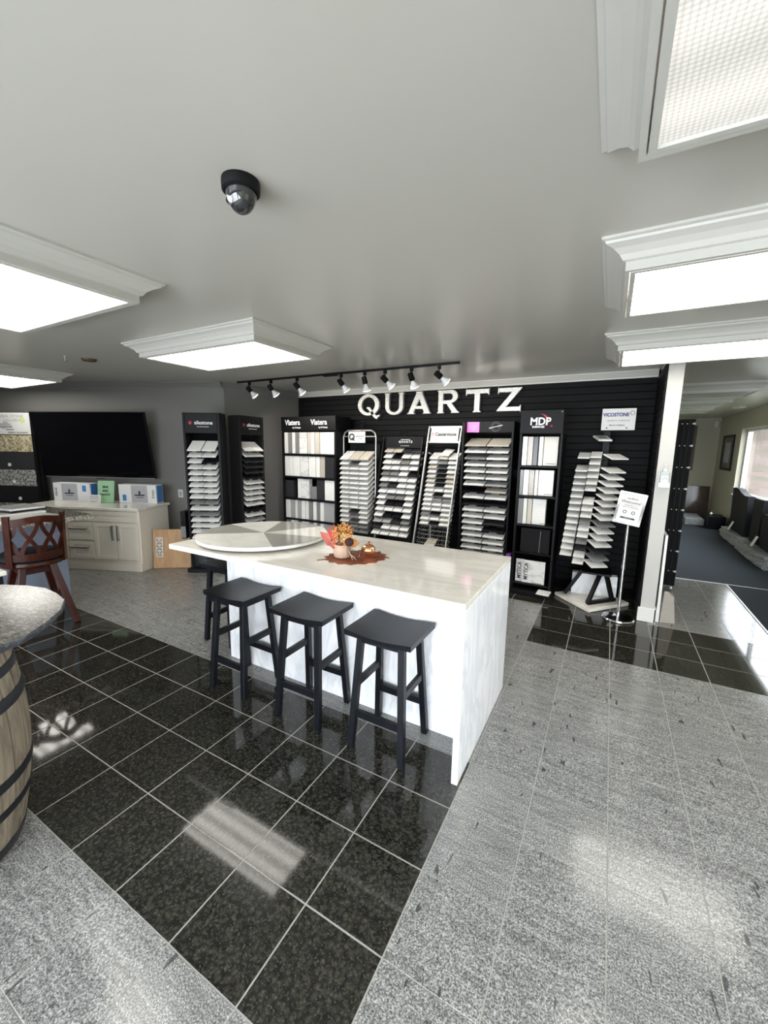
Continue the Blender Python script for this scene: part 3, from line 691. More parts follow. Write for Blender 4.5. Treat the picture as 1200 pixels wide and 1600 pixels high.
for k, (x, y, rz, lb) in enumerate(((-.930, 1.775, 0, 'black stool at the island nearest the camera, right of the front row'), (-1.458, 1.783, 0.01, 'black stool in the middle of the three along the island front'), (-2.026, 1.775, -.02, 'black stool at the left of the three along the island front'), (-2.62, 2.19, PI/2, 'black stool half hidden at the far left end of the island'))):
    o = s0 if k == 0 else dup(s0)
    o.location = (x, y, 0); o.rotation_euler = (0, 0, rz); o['label'] = lb

# ---------------------------------------------------------------- racks of sample tiles
ORD = 'top second third fourth fifth sixth seventh eighth ninth tenth eleventh twelfth thirteenth fourteenth fifteenth sixteenth seventeenth eighteenth'.split()
COLN = {1: [''], 2: ['left', 'right'], 3: ['left', 'middle', 'right'], 4: ['far left', 'inner left', 'inner right', 'far right']}
MATN = {'w': ('sw', 'white'), 'c': ('sc', 'cream'), 'g': ('sg', 'grey'), 'd': ('sd', 'dark'), 'k': ('sk', 'black'), 'p': ('sp', 'speckled'), 'v': ('sv', 'veined'), 'b': ('se', 'beige')}
_tm = {}
def sample_mesh(w_, L, th, k, notch=0):
    key = (round(w_, 4), L, th, k)
    if key not in _tm: _tm[key] = mesh('sample_tile', bbox(-w_/2, w_/2, 0, L, 0, th, .002), M[MATN[k][0]])
    return _tm[key]
def tiles(rows, fr, xs, tilt, L, th, where, group, colw=None, lastlab=None):
    """rows: list of (y, z, pattern); y back from the rack front"""
    for r, (y, z, pat) in enumerate(rows):
        n = len(pat)
        x0, x1 = xs; w_ = (x1-x0)/n
        for c, k in enumerate(pat):
            if k == '.': continue
            m = fr @ T(x0+w_*(c+.5), y, z) @ RX(tilt)
            o = bpy.data.objects.new('sample_tile', sample_mesh(w_-.013, L, th, k)); COL.objects.link(o); o.matrix_world = m
            pos = (COLN[n][c]+' column, ') if n > 1 else 'full width, '
            row = ORD[r]+' row' if r else 'top row'
            tag(o, '%s sample tile, %s, %s%s' % (MATN[k][1], row, pos, where), 'sample tile', group)
def tray(t, fr_loc, xs, y, z, tilt, L, mt='blk', lips=0):
    """wire tray carrying one row; lips = number of notches in the front lip"""
    m = fr_loc @ T(0, y, z) @ RX(tilt); b = bm_new(); x0, x1 = xs
    box(b, x0, x1, .012, L*.9, -.0045, -.0012, m)
    if lips:
        w_ = (x1-x0)/lips
        for k in range(lips):
            c = x0+w_*(k+.5); box(b, c-w_*.5, c-w_*.18, -.006, .012, -.011, -.0012, m); box(b, c+w_*.18, c+w_*.5, -.006, .012, -.011, -.0012, m)
    else: box(b, x0, x1, -.005, -.001, -.0045, .003, m); box(b, x0, x1, -.004, .012, -.0045, -.0012, m)
    return obj('tray', b, M[mt], t)
NX, NY = (1, 0, 0), (0, -1, 0)

# tube rack with three columns
def rack_tube():
    t = thing('sample_rack', 'rack with rounded silver tube frame and three columns of tiles', 'display rack', (-3.02, 4.6, 0))
    I = T(0, 0, 0)
    xa, xb, yy, zt = -.268, .252, .16, 1.80
    pts = [(xa, yy, .02), (xa, yy, zt-.08), (xa+.02, yy, zt-.03), (xa+.07, yy, zt), (xb-.07, yy, zt), (xb-.02, yy, zt-.03), (xb, yy, zt-.08), (xb, yy, .02)]
    obj('tube_frame', tube(bm_new(), pts, .012, 10), M['silver'], t, 60)
    obj('crossbar', tube(bm_new(), [(xa, yy, 1.72), (xb, yy, 1.72)], .009, 8), M['silver'], t, 60)
    obj('back_board', box(bm_new(), xa+.013, xb-.013, yy+.14, yy+.15, .03, 1.62), M['blkp'], t)
    obj('foot', bbox(xa-.0, xb, -.02, yy+.16, .002, .028, .004), M['blk'], t)
    sg = obj('sign', bbox(-.175, .095, yy-.022, yy-.0135, 1.635, 1.785, .002), M['paper'], t)
    b = lathe(bm_new(), [(.026, 0), (.046, 0), (.046, .002), (.026, .002)], 28, T(-.118, yy-.0225, 1.715) @ RX(PI/2), cap=False); bar(b, (-.115, yy-.0235, 1.705), (-.078, yy-.0235, 1.665), .018, .002, (0, 1, 0)); obj('logo', b, M['ink'], sg)
    text('QUARTZITE', .026, T(.012, yy-.0225, 1.722), M['ink'], sg, sx=.95); text('STONE', .016, T(.02, yy-.0225, 1.69), M['ink'], sg)
    rows = []; pats = ['vcc', 'w.w', 'www', 'www', 'www', 'www', 'www', 'www', 'www', 'www', 'www', 'wdw', 'wgw', 'w.w', 'ggg', 'ggg']
    for k, p in enumerate(pats): rows.append((0, 1.405-.0655*k, p))
    fr = T(-3.02, 4.6, 0)
    for (y, z, p) in rows: tray(t, I, (-.229, .231), y, z, .50, .22, 'silver')
    tiles(rows, fr, (-.229, .231), .50, .22, .016, 'silver tube rack', 'tiles on the silver tube rack')
rack_tube()

# slanted rack with four columns and a black header
def rack_four():
    o = Vector((-2.4175, 4.5, 0)); t = thing('sample_rack', 'slanted black rack with four columns of tiles under a ring emblem', 'display rack', o)
    I = T(0, 0, 0); xs = (-.2675, .2675); n = 15
    y0, z0, y1, z1 = .346, 1.513, 0, .457
    pats = ['ccdd', 'w.ww', 'wvgw', 'wwww', 'ggwk', 'wwww', 'gdww', 'wwww', 'wggw', 'wkkw', 'wwww', 'wkkw', 'ppdg', 'dwww', 'wwww']
    rows = [(y0+(y1-y0)*k/(n-1), z0+(z1-z0)*k/(n-1), pats[k]) for k in range(n)]
    for (y, z, p) in rows: tray(t, I, xs, y, z, .50, .17)
    for s in (-1, 1):
        b = bm_new(); x = s*.285
        bar(b, (x, .38, 1.72), (x, .02, .36), .014, .03); bar(b, (x, .50, 1.55), (x, .50, .03), .014, .03); bar(b, (x, .02, .36), (x, .50, .36), .014, .03); bar(b, (x, -.02, .03), (x, .53, .03), .014, .04)
        obj('side_frame', b, M['blk'], t)
    obj('back_board', box(bm_new(), -.277, .277, .535, .545, .05, 1.60), M['blkp'], t)
    h = obj('header', bbox(-.255, .275, .362, .378, 1.575, 1.725, .003), M['blkp'], t)
    text('STONE SURFACE', .018, T(.04, .361, 1.682), M['wink'], h); text('Q U A R T Z', .036, T(.04, .361, 1.654), M['wink'], h, bold=.001); text('www.stonecare.com', .015, T(.03, .361, 1.605), M['wink'], h)
    obj('ring_emblem', tube(bm_new(), [(.01+.060*math.cos(a), .37, 1.745+.060*math.sin(a)) for a in [k*PI/16 for k in range(32)]], .005, 6, True), M['blk'], t, 60)
    b = bm_new(); tube(b, [(.01+.032*math.cos(a), .37, 1.75+.032*math.sin(a)) for a in [k*PI/10 for k in range(20)]], .004, 6, True); bar(b, (.02, .37, 1.73), (.05, .37, 1.71), .010, .006); obj('ring_emblem', b, M['blk'], t, 60)
    fr = T(*o)
    tiles(rows, fr, xs, .50, .17, .016, 'slanted four-column black rack', 'tiles on the four-column black rack')
rack_four()

# leaning silver-framed rack with three columns
def rack_silver():
    o = Vector((-1.8, 4.42, 0)); t = thing('sample_rack', 'leaning silver framed rack with white header and empty wire shelves below', 'display rack', o)
    I = T(0, 0, 0); n = 15; xs = (-.197, .182); y0, z0, y1, z1 = .345, 1.445, .08, .66
    pats = ['wcw', 'wgw', 'cdw', 'wkw', 'vkc', 'wkc', 'wkw', 'www', 'wkw', 'wgg', 'wwv', 'www', 'gkw', 'www', 'wkw']
    pats[5] = 'ckc'
    rows = [(y0+(y1-y0)*k/(n-1), z0+(z1-z0)*k/(n-1), pats[k]) for k in range(n)]
    for (y, z, p) in rows: tray(t, I, xs, y, z, .40, .17, 'silver')
    for x in (-.213, .202):
        b = bm_new(); bar(b, (x, .38, 1.845), (x, -.03, .42), .028, .014, (1, 0, 0)); bar(b, (x, -.03, .42), (x, .02, .01), .028, .014, (1, 0, 0)); bar(b, (x, .50, 1.5), (x, .50, .01), .022, .014); bar(b, (x, .375, 1.52), (x, .51, 1.49), .014)
        obj('upright', b, M['silver'], t)
    for z, y in ((1.835, .378), (1.655, .326)): obj('crossbar', bar(bm_new(), (-.2, y, z), (.188, y, z), .012, .024), M['silver'], t)
    h = obj('header', bbox(-.185, .173, -.006, .006, -.082, .082, .002, 1, T(0, .352, 1.745) @ RX(-.25)), M['paper'], t)
    text('Caesarstone', .058, T(.012, .3425, 1.748) @ RX(-.25), M['ink'], h, sx=.92, bold=.0012)
    obj('logo', tube(bm_new(), [(-.152+.017*math.cos(a), .344-.0*a, 1.748+.017*math.sin(a)) for a in [k*PI/10 for k in range(20)]], .003, 6, True), M['red'], h)
    for k in range(6):
        z = .60-.05*k; y = .06-.014*k; b = bm_new()
        for c in range(7): x = -.19+.062*c; bar(b, (x, y, z), (x, y+.15, z+.065), .0035)
        bar(b, (-.197, y, z), (.19, y, z), .004); bar(b, (-.197, y+.15, z+.065), (.19, y+.15, z+.065), .004)
        obj('wire_shelf', b, M['silver'], t)
    fr = T(*o)
    tiles(rows, fr, xs, .40, .17, .015, 'leaning silver framed rack', 'tiles on the silver framed rack')
    q = obj('sample_tile', bbox(-.06, .06, 0, .17, 0, .015, .002, 1), M['sw']); q.matrix_world = fr @ T(.01, .335, 1.485) @ RX(.45) @ RZ(-.12)
    tag(q, 'loose white sample tile lying askew on top of the silver framed rack', 'sample tile')
    q = obj('sample_tile', bbox(-.07, .06, 0, .15, 0, .016, .002, 1), M['sc']); q.matrix_world = fr @ T(-.02, .015, .412) @ RX(.41)
    tag(q, 'brown-beige sample tile on the bottom wire shelves of the silver rack', 'sample tile')
rack_silver()

# wide black rack with two columns
def rack_wide():
    o = Vector((-1.24, 4.6, 0)); t = thing('sample_rack', 'wide black rack with two columns of tiles and a pink poster on its header', 'display rack', o)
    I = T(0, 0, 0); xs = (-.252, .255); n = 18
    for s, x in ((-1, -.292), (1, .262)): obj('side_panel', bbox(x, x+.024, .02 if s < 0 else .04, .46, .003, 1.885, .002), M['blk'], t)
    h = obj('header', bbox(-.292, .286, .10, .13, 1.765, 1.888, .002), M['blkp'], t)
    obj('back_board', box(bm_new(), -.268, .262, .44, .455, .02, 1.765), M['gap'], t)
    obj('base', bbox(-.268, .262, .02, .44, .003, .08, .003), M['blk'], t)
    ps = obj('poster', bbox(-.262, -.118, .0945, .0995, 1.766, 1.884, .001), M['pink'], h)
    for z, s in ((1.842, 'NEW COLORS'), (1.82, 'AVAILABLE'), (1.798, 'NOW')): text(s, .016, T(-.19, .094, z), M['paper'], ps, ext=.0005)
    b = bm_new(); cz = 1.828
    for r in (.055, .040): tube(b, [(.070+r*math.cos(a), .0985, cz+r*math.sin(a)) for a in [k*PI/16 for k in range(32)]], .0012, 4, True)
    obj('seal', b, M['grink'], h)
    text('MADE IN CANADA', .018, T(.070, .0975, cz) @ RY(-.22), M['wink'], h, bold=.0004)
    pats = ['bc', 'ww', 'gw', 'ww', 'ww', 'ww', 'wp', '.b', 'ww', 'kk', 'ww', 'ww', 'wd', 'wk', 'ww', 'ww', 'ww', 'ww']
    rows = [(0, 1.605-.0747*k, pats[k]) for k in range(n)]
    for (y, z, p) in rows: tray(t, I, xs, y, z, .33, .26, 'blk', 2)
    tiles([(y+.001, z+.001, p) for y, z, p in rows], T(*o), xs, .33, .26, .016, 'wide black rack', 'tiles on the wide black rack')
rack_wide()

# corner rack with three fanned columns
def rack_corner():
    t = thing('sample_rack', 'corner rack with three fanned columns of tiles under a white sign', 'display rack', (-.06, 4.67, 0))
    O = t.location
    slab = [(-.062, 4.295), (.293, 4.715), (-.02, 5.03), (-.412, 4.66)]
    obj('base_slab', bevel(prism(bm_new(), [(x-O.x, y-O.y) for x, y in slab], .003, .038), .003), M['quartz'], t)
    b = bm_new(); bar(b, (-.0, .22, .04), (-.0, .28, 1.78), .06, .05); obj('mast', b, M['blk'], t)
    for (a, c) in (((-.02, -.24, .05), (.07, -.05, .33)), ((.20, -.04, .05), (.12, .0, .33)), ((-.25, -.02, .05), (-.1, -.02, .33))):
        obj('strut', bar(bm_new(), a, c, .035, .035), M['blk'], t)
    obj('strut', bar(bm_new(), (-.02, -.24, .055), (.22, .03, .055), .035, .035), M['blk'], t)
    obj('strut_plate', box(bm_new(), -.10, .17, -.13, .20, .325, .345), M['blk'], t)
    sg = obj('sign', bbox(-.150, .150, -.006, .006, -.108, .108, .002, 1, T(.09, .17, 1.895) @ RZ(.04)), M['paper'], t)
    mm = T(.09, .162, 1.895) @ RZ(.04)
    text('VICOSTONE', .048, mm @ T(-.025, 0, .045), M['navy'], sg, bold=.0018, sx=.86)
    obj('logo', tube(bm_new(), [(mm @ Vector((.118+.018*math.cos(a), 0, .062+.020*math.sin(a))))[:] for a in [k*PI/10 for k in range(20)]], .0035, 6, True), M['grink'], sg)
    text('QUARTZ  SURFACES', .022, mm @ T(0, 0, -.012), M['grink'], sg); text('The Art of Quartz', .024, mm @ T(-.01, 0, -.058), M['ink'], sg, sx=.8)
    for s in (-1, 1): obj('magnet', lathe(bm_new(), [(.007, 0), (.007, .004)], 12, mm @ T(s*.088-.01, 0, -.086) @ RX(PI/2)), M['ink'], sg)
    # single top sample on its own bracket
    n = 17; frs = []
    L = []
    pat = {'L': 'w.wwwwwwwwwwwwwww.', 'C': 'cw.ww.gwdwgwwwwdcd', 'R': 'w..www.wwdww.dwwwdgw'}
    pat = {'L': 'w.wwwwwwwwwwwwww.', 'C': 'www wv.wwwgwwgdw '.replace(' ', 'w'), 'R': 'w.wwwwwwwwgwwwdgw'}
    for r in range(n):
        f = r/(n-1); z = 1.530-1.06*f
        if pat['L'][r] != '.': L.append(('left', r, (-.187-.085*f, .01-.21*f, z-.035), -.03, .114, .17, pat['L'][r]))
        if pat['C'][r] != '.': L.append(('middle', r, (-.075-.070*f, -.035-.22*f, z-.025), -.03, .102, .17, pat['C'][r]))
        if pat['R'][r] != '.': L.append(('right', r, (.140-.085*f, -.050-.19*f, z-.038), .62, .175, .15, pat['R'][r]))
    for cn, r, p, rz, w_, ln, k in L:
        m0 = T(*p) @ RZ(rz) @ RX(.30)
        b = bm_new(); box(b, -w_*.42, w_*.42, .02, ln*.9, -.005, -.0012, m0)
        e = m0 @ Vector((0, ln*.9, -.0075)); bar(b, e, (0.0, .23, e.z-.002), .014, .005)
        obj('tray', b, M['blk'], t)
        o = bpy.data.objects.new('sample_tile', sample_mesh(w_, ln, .014, k)); COL.objects.link(o); o.matrix_world = T(*O) @ m0
        tag(o, '%s sample tile, %s, %s column, corner rack' % (MATN[k][1], ORD[r]+' row' if r else 'top row', cn), 'sample tile', 'tiles on the corner rack')
    m0 = T(-.015, .03, 1.672) @ RZ(.40) @ RX(.28)
    b = bm_new(); box(b, -.05, .06, .02, .2, -.006, -.0012, m0); bar(b, m0 @ Vector((0, .2, -.012)), (0, .24, 1.74), .02, .006); obj('tray', b, M['blk'], t)
    o = obj('sample_board', bbox(-.055, .075, 0, .165, 0, .018, .002), M['sv']); o.matrix_world = T(*O) @ m0; tag(o, 'framed sample board tilted just below the white sign of the corner rack', 'sample board')
    obj('inset', bbox(-.035, .055, .03, .14, .0185, .020, .0005), M['sg'], o)
    # boxes on the slab
    o = obj('marble_box', bbox(-.215, .215, -.045, .045, 0, .235, .003), M['quartz_side']); o.matrix_world = T(-.045, 4.785, .0395) @ RZ(.06); tag(o, 'white marbled box on the base slab of the corner rack', 'box')
rack_corner()

# ---------------------------------------------------------------- shelf racks with upright panels
def panel(x0, x1, y, z0, z1, k, label, group, th=.09):
    mt = M[MATN[k][0]]
    o = obj('sample_slab', bbox(x0-(x0+x1)/2, x1-(x0+x1)/2, 0, th, 0, z1-z0, .002), mt); o.location = ((x0+x1)/2, y, z0)
    tag(o, label, 'sample panel', group); return o
def rack_red():
    t = thing('sample_rack', 'narrow black shelf rack with white and red lettered header', 'display rack', (-.66, 4.55, 0))
    for x in (-.212, .188): obj('side_panel', bbox(x, x+.024, .0, .36, .003, 1.745, .002), M['blk'], t)
    obj('back_board', box(bm_new(), -.188, .188, .345, .36, .06, 1.745), M['gap'], t)
    h = obj('header', bbox(-.212, .212, -.02, .02, 1.745, 1.985, .003), M['blkp'], t)
    text('MDP', .105, T(-.012, -.0215, 1.865), M['wink'], h, bold=.003, sx=.95); text('SURFACES', .026, T(-.03, -.0215, 1.812), M['wink'], h, bold=.001)
    b = bm_new()
    P_ = [(.028, 1.822), (.050, 1.830), (.068, 1.862), (.062, 1.905), (.030, 1.935), (-.02, 1.950), (.020, 1.928), (.042, 1.900), (.046, 1.865), (.040, 1.838)]
    prism(b, P_, 0, .0015, Matrix(((1, 0, 0, 0), (0, 0, -1, -.0205), (0, 1, 0, 0), (0, 0, 0, 1)))); obj('red_swoosh', b, M['red'], h)
    obj('red_swoosh', tube(bm_new(), [(.098+.008*math.cos(a), -.0215, 1.822+.008*math.sin(a)) for a in [k*PI/6 for k in range(12)]], .003, 6, True), M['red'], h)
    obj('screw', lathe(bm_new(), [(.005, 0), (.004, .003)], 10, T(.19, -.02, 1.962) @ RX(PI/2)), M['silver'], h)
    zs = (1.41, 1.09, .775)
    for z in zs: obj('shelf', bbox(-.188, .188, -.005, .345, z-.02, z, .002), M['blk'], t)
    for z in (.09, .06): pass
    obj('shelf', bbox(-.188, .188, -.01, .345, .10, .115, .002), M['blk'], t); obj('shelf', bbox(-.188, .188, .03, .345, .44, .455, .002), M['blk'], t)
    obj('base', bbox(-.22, .22, -.07, .36, .003, .05, .003), M['blk'], t)
    for x, z in ((.12, 1.425), (.12, 1.105), (.10, .79), (.07, .125)):
        b = bm_new(); tube(b, [(x-.045, -.012, z+.012), (x+.045, -.012, z+.012), (x+.045, -.012, z-.014), (x-.045, -.012, z-.014)], .0022, 6, True); obj('wire_holder', b, M['blk'], t)
    def row(z0, z1, items, w_):
        nm = {0: 'top', 1: 'middle', 2: 'lower'}[w_]
        for q, (a, b_, k) in enumerate(items):
            panel(-.66+a, -.66+b_, 4.565+.012*q, z0, z1, k, '%s sample panel, %s from left on the %s shelf of the narrow shelf rack' % (MATN[k][1], ('first', 'second', 'third', 'fourth', 'fifth')[q], nm), 'panels on the narrow shelf rack')
    row(1.412, 1.715, [(-.180, -.130, 'v'), (-.128, -.075, 'b'), (-.073, -.026, 'd'), (-.018, .024, 'v'), (.028, .170, 'c')], 0)
    row(1.092, 1.365, [(-.185, -.152, 'g'), (-.150, -.095, 'w'), (-.093, -.042, 'b'), (-.038, -.004, 'w'), (.000, .150, 'w')], 1)
    row(.777, 1.055, [(-.185, -.135, 'g'), (-.133, -.095, 'w'), (-.090, -.045, 'c'), (-.040, .095, 'w')], 2)
    for a, b_, y, lb in ((-.170, -.080, 4.59, 'left'), (-.095, .140, 4.575, 'right')):
        o = obj('catalog', bbox(0, b_-a, 0, .014, 0, .255, .002), M['sv']); o.location = (-.66+a, y, .117)
        tag(o, 'white marbled catalog with vertical black lettering, %s of the two on the low shelf' % lb, 'catalog', 'catalogs on the low shelf')
        text('MYTICA', .062, T(.04, -.0015, .127) @ RY(-PI/2), M['ink'], o, sx=.85, bold=.001)
    o = obj('sample_sheet', bbox(.0, .30, 0, .006, 0, .27, .001), M['sk']); o.location = (-.80, 4.60, .457); tag(o, 'dark sample sheet standing behind a silver rod in the narrow shelf rack', 'sample panel')
    obj('silver_rod', tube(bm_new(), [(.20, -.01, .012), (.205, -.01, .25)], .003, 6), M['silver'], o)
    o = obj('sample_tile', bbox(-.065, .065, 0, .13, 0, .012, .002), M['sw']); o.matrix_world = T(-.51, 4.40, .058) @ RX(.05) @ RZ(-.08); tag(o, 'white sample tile lying on the base of the narrow shelf rack', 'sample tile')
rack_red()
o = obj('pamphlet_box', bbox(-.025, .025, 0, .10, 0, .40, .003), M['purple']); o.location = (-.925, 4.62, .003); tag(o, 'purple upright box beside the narrow shelf rack', 'box')
b = bbox(-.035, .035, -.045, 0, -.045, .045, .004); o = obj('outlet_box', b, M['silver']); o.location = (-1.02+.10, YB-.02, 1.30); tag(o, 'grey surface outlet box on the slat wall above the purple box', 'outlet box')
obj('outlet_cover', bbox(-.028, .028, -.049, -.0455, -.038, .038, .002), M['lgrey'], o)
b = bm_new(); box(b, -.03, .03, -.012, 0, -.05, .05); bar(b, (0, -.012, .02), (0, -.09, .02), .008); bar(b, (0, -.09, .02), (0, -.09, .04), .008)
o = obj('wall_hook', b, M['blk']); o.location = (-3.18, YB-.019, 1.90); tag(o, 'small black hook bracket on the slat wall below the letter Q', 'hook')

def rack_two_headers():
    x0, x1, y = -4.285, -3.306, 4.6
    t = thing('sample_rack', 'wide black shelf rack with two white lettered headers in the left corner', 'display rack', (-3.79, y, 0))
    a, c = x0+3.79, x1+3.79
    for x in (a, c-.03): obj('side_panel', bbox(x, x+.03, 0, .36, .003, 1.79, .002), M['blk'], t)
    obj('back_board', box(bm_new(), a+.03, c-.03, .34, .36, .01, 1.79), M['gap'], t)
    h = obj('header', bbox(a, c, -.01, .36, 1.795, 1.995, .003), M['blk'], t)
    for xx in (-.275, .20):
        text('Viatera', .105, T(xx, -.0115, 1.91), M['wink'], h, bold=.002, sx=.93); text('by LG Hausys', .032, T(xx+.075, -.0115, 1.84), M['wink'], h, bold=.0005, sx=.85)
    zs = (1.47, 1.14, .82, .51, .20)
    for z in zs: obj('shelf', bbox(a+.03, c-.03, -.01, .34, z-.022, z, .002), M['blk'], t)
    rows = [
        ([25, 75, 122, 172, 222, 330, 382, 428, 490, 545, 675], 'wgwgvcwcww'),
        ([25, 82, 132, 172, 230, 340, 386, 440, 490, 553, 675], 'wwwwvwwwbd'),
        ([25, 140, 190, 240, 352, 372, 450, 550, 680], 'd.wv.gdw'),
        ([25, 92, 150, 190, 240, 298, 346, 402, 450, 500, 552, 690], 'wpwpwwgwgwp'),
        ([25, 92, 150, 190, 240, 298, 346, 402, 450, 500, 552, 690], 'gwwgwwgwgwp')]
    sh = ('top', 'second', 'third', 'fourth', 'lowest')
    for r, (xs, pat) in enumerate(rows):
        z = zs[r]; zt = (1.775, 1.435, 1.105, .785, .475)[r]
        lo, hi = xs[0], xs[-1]
        for q, k in enumerate(pat):
            if k == '.': continue
            xa = x0+.035+(xs[q]-lo)/(hi-lo)*(x1-x0-.07); xb = x0+.035+(xs[q+1]-lo)/(hi-lo)*(x1-x0-.07)
            zz = zt
            if r == 2 and q == 0: zz = zt-.03
            if r == 2 and q == 5: zz = zt-.1
            panel(xa+.003, xb-.003, y+.012+.006*(q % 3), z+.002, zz, k, '%s sample panel, %s from left on the %s shelf of the two-header rack' % (MATN[k][1], ORD[q] if q else 'first', sh[r]), 'panels on the two-header rack', .08)
rack_two_headers()

# two black towers in the corner
def tower(nm, where, group, org, ang, wd, dep, zt, pats, fz, base=True):
    fr = T(*org) @ RZ(ang)          # local x along the front, y into the rack
    t = thing('sample_rack', nm, 'display rack', org, ang)
    h2 = wd/2
    for s in (-1, 1): obj('side_panel', bbox(min(s*h2, s*(h2-.028)), max(s*h2, s*(h2-.028)), 0, dep, .03, zt, .003), M['blkp'], t)
    obj('back_board', box(bm_new(), -h2+.029, h2-.029, dep-.02, dep-.002, .03, zt-.01), M['gap'], t)
    h = obj('header', bbox(-h2+.0285, h2-.0285, .002, .03, zt-.24, zt, .003), M['blkp'], t)
    text('silestone', .062, T(.03, .0005, zt-.118), M['wink'], h, sx=1.0, bold=.0008); text('THE LEADER IN QUARTZ', .013, T(.02, .0005, zt-.165), M['wink'], h)
    b = bm_new()
    for q in range(4): box(b, -.145, -.112, -.0008, .0018, zt-.137+.0095*q, zt-.137+.0095*q+.007)
    obj('logo', b, M['red'], h)
    if base: obj('base', bbox(-h2-.02, h2+.02, -.06, dep, .003, .05, .003), M['blk'], t)
    obj('base_panel', bbox(-h2+.03, h2-.03, .004, dep-.021, .051, .30, .003), M['blkg'], t)
    n = len(pats); rows = []
    for k, p in enumerate(pats):
        z = fz-.0715*k; rows.append((-.035, z, p)); tray(t, T(0, 0, 0), (-h2+.05, h2-.05), -.035, z, .62 if k == 0 else .50, dep-.02, 'blk', 2)
    tiles(rows[:1], fr, (-h2+.045, h2-.045), .62, dep-.0, .014, where, group)
    L = _tm
    for r, (y_, z_, p) in enumerate(rows[1:], 1):
        x0, x1 = -h2+.045, h2-.045; w_ = (x1-x0)/len(p)
        for c, k in enumerate(p):
            if k == '.': continue
            o = bpy.data.objects.new('sample_tile', sample_mesh(w_-.008, dep-.03, .014, k)); COL.objects.link(o); o.matrix_world = fr @ T(x0+w_*(c+.5), y_, z_) @ RX(.50)
            tag(o, '%s sample tile, %s row, %s, %s' % (MATN[k][1], ORD[r], (COLN[len(p)][c]+' column') if len(p) > 1 else 'full width', where), 'sample tile', group)
    return t
tower('black tower rack with red logo standing left of the wall corner', 'left black tower', 'tiles on the left black tower', (-4.308, 3.257, 0), math.radians(29), .44, .20, 1.955,
      ['ww', 'ww', 'wk', 'ww', 'ww', 'ww', 'ww', 'ww', 'ww', 'gg', 'w', 'g', 'w', 'w', 'w', 'w', 'g', 'w'], 1.50)
tower('black tower rack with red logo standing right of the wall corner', 'right black tower', 'tiles on the right black tower', (-4.136, 3.885, 0), math.radians(90), .41, .20, 1.955,
      ['ww', 'ww', 'dd', 'dd', 'dd', 'kk', 'ww', 'ww', 'ww', 'ww', 'ww', 'kk', 'ww', 'pp', 'ww', 'ww', 'ww'], 1.50)
o = obj('literature_holder', bbox(-.03, .03, -.09, .09, -.17, .17, .003), M['blk']); o.matrix_world = T(-4.565, 3.17, .60) @ RZ(math.radians(29)); tag(o, 'small black literature holder on the left side of the left tower', 'holder')
b = bm_new()
for k in range(9): box(b, -.028, .028, -.0945, -.0905, -.155+.016*k, -.147+.016*k)
obj('vent_fins', b, M['silver'], o)

# ---------------------------------------------------------------- welcome sign on its stand, hand sanitizer
def welcome():
    t = thing('sign_stand', 'chrome pole stand with a framed welcome notice before the corner rack', 'sign stand', (.19, 4.30, 0))
    obj('base', lathe(bm_new(), [(.135, .002), (.138, .008), (.130, .020), (.06, .028), (.015, .034)], 48), M['chrome'], t, 30)
    obj('pole', tube(bm_new(), [(0, 0, .03), (0, 0, .50), (0, 0, .95)], [.0135, .0135, .0115], 14), M['chrome'], t, 60)
    obj('collar', lathe(bm_new(), [(.016, .49), (.016, .53)], 16), M['chrome'], t, 60)
    m = T(-.005, -.028, 1.06) @ RZ(.0) @ RY(.17) @ RX(-.30); m = T(.0, -.02, 1.062) @ RX(-.28) @ RY(.16)
    f = bm_new()
    for a in ((-.11, .11, .128, .150), (-.11, .11, -.150, -.128), (-.11, -.090, -.128, .128), (.090, .11, -.128, .128)): box(f, a[0], a[1], -.010, .008, a[2], a[3], m)
    fo = obj('frame', bevel(f, .002), M['chrome'], t)
    nb = obj('notice', box(bm_new(), -.090, .090, -.002, .004, -.128, .128, m), M['paper'], t)
    text('Welcome!', .040, m @ T(0, -.003, .058), M['ink'], nb, ext=.0005, sx=.95); text('PLEASE SEE OUR', .014, m @ T(0, -.003, .028), M['ink'], nb, ext=.0005); text('SAFETY GUIDELINES', .014, m @ T(0, -.003, .010), M['ink'], nb, ext=.0005)
    b = bm_new(); prism(b, [(-.05, .085), (-.03, .100), (-.01, .093), (.0, .106), (.02, .094), (.035, .100), (.055, .085)], 0, .0006, m @ Matrix(((1, 0, 0, 0), (0, 0, -1, -.002), (0, 1, 0, 0), (0, 0, 0, 1)))); obj('emblem', b, M['grink'], nb)
    for s in (-1, 1): obj('emblem', tube(bm_new(), [(m @ Vector((s*.034+.013*math.cos(a), -.003, -.035+.013*math.sin(a))))[:] for a in [k*PI/8 for k in range(16)]], .003, 5, True), M['ink'], nb)
    obj('banner', box(bm_new(), -.058, .058, -.0032, -.002, -.098, -.082, m), M['ink'], nb)
    text('THANK YOU', .010, m @ T(0, -.0034, -.090), M['paper'], nb, ext=.0003)
    obj('bracket', bar(bm_new(), (0, .005, .93), (0, .0, 1.0), .03, .012), M['chrome'], t)
welcome()
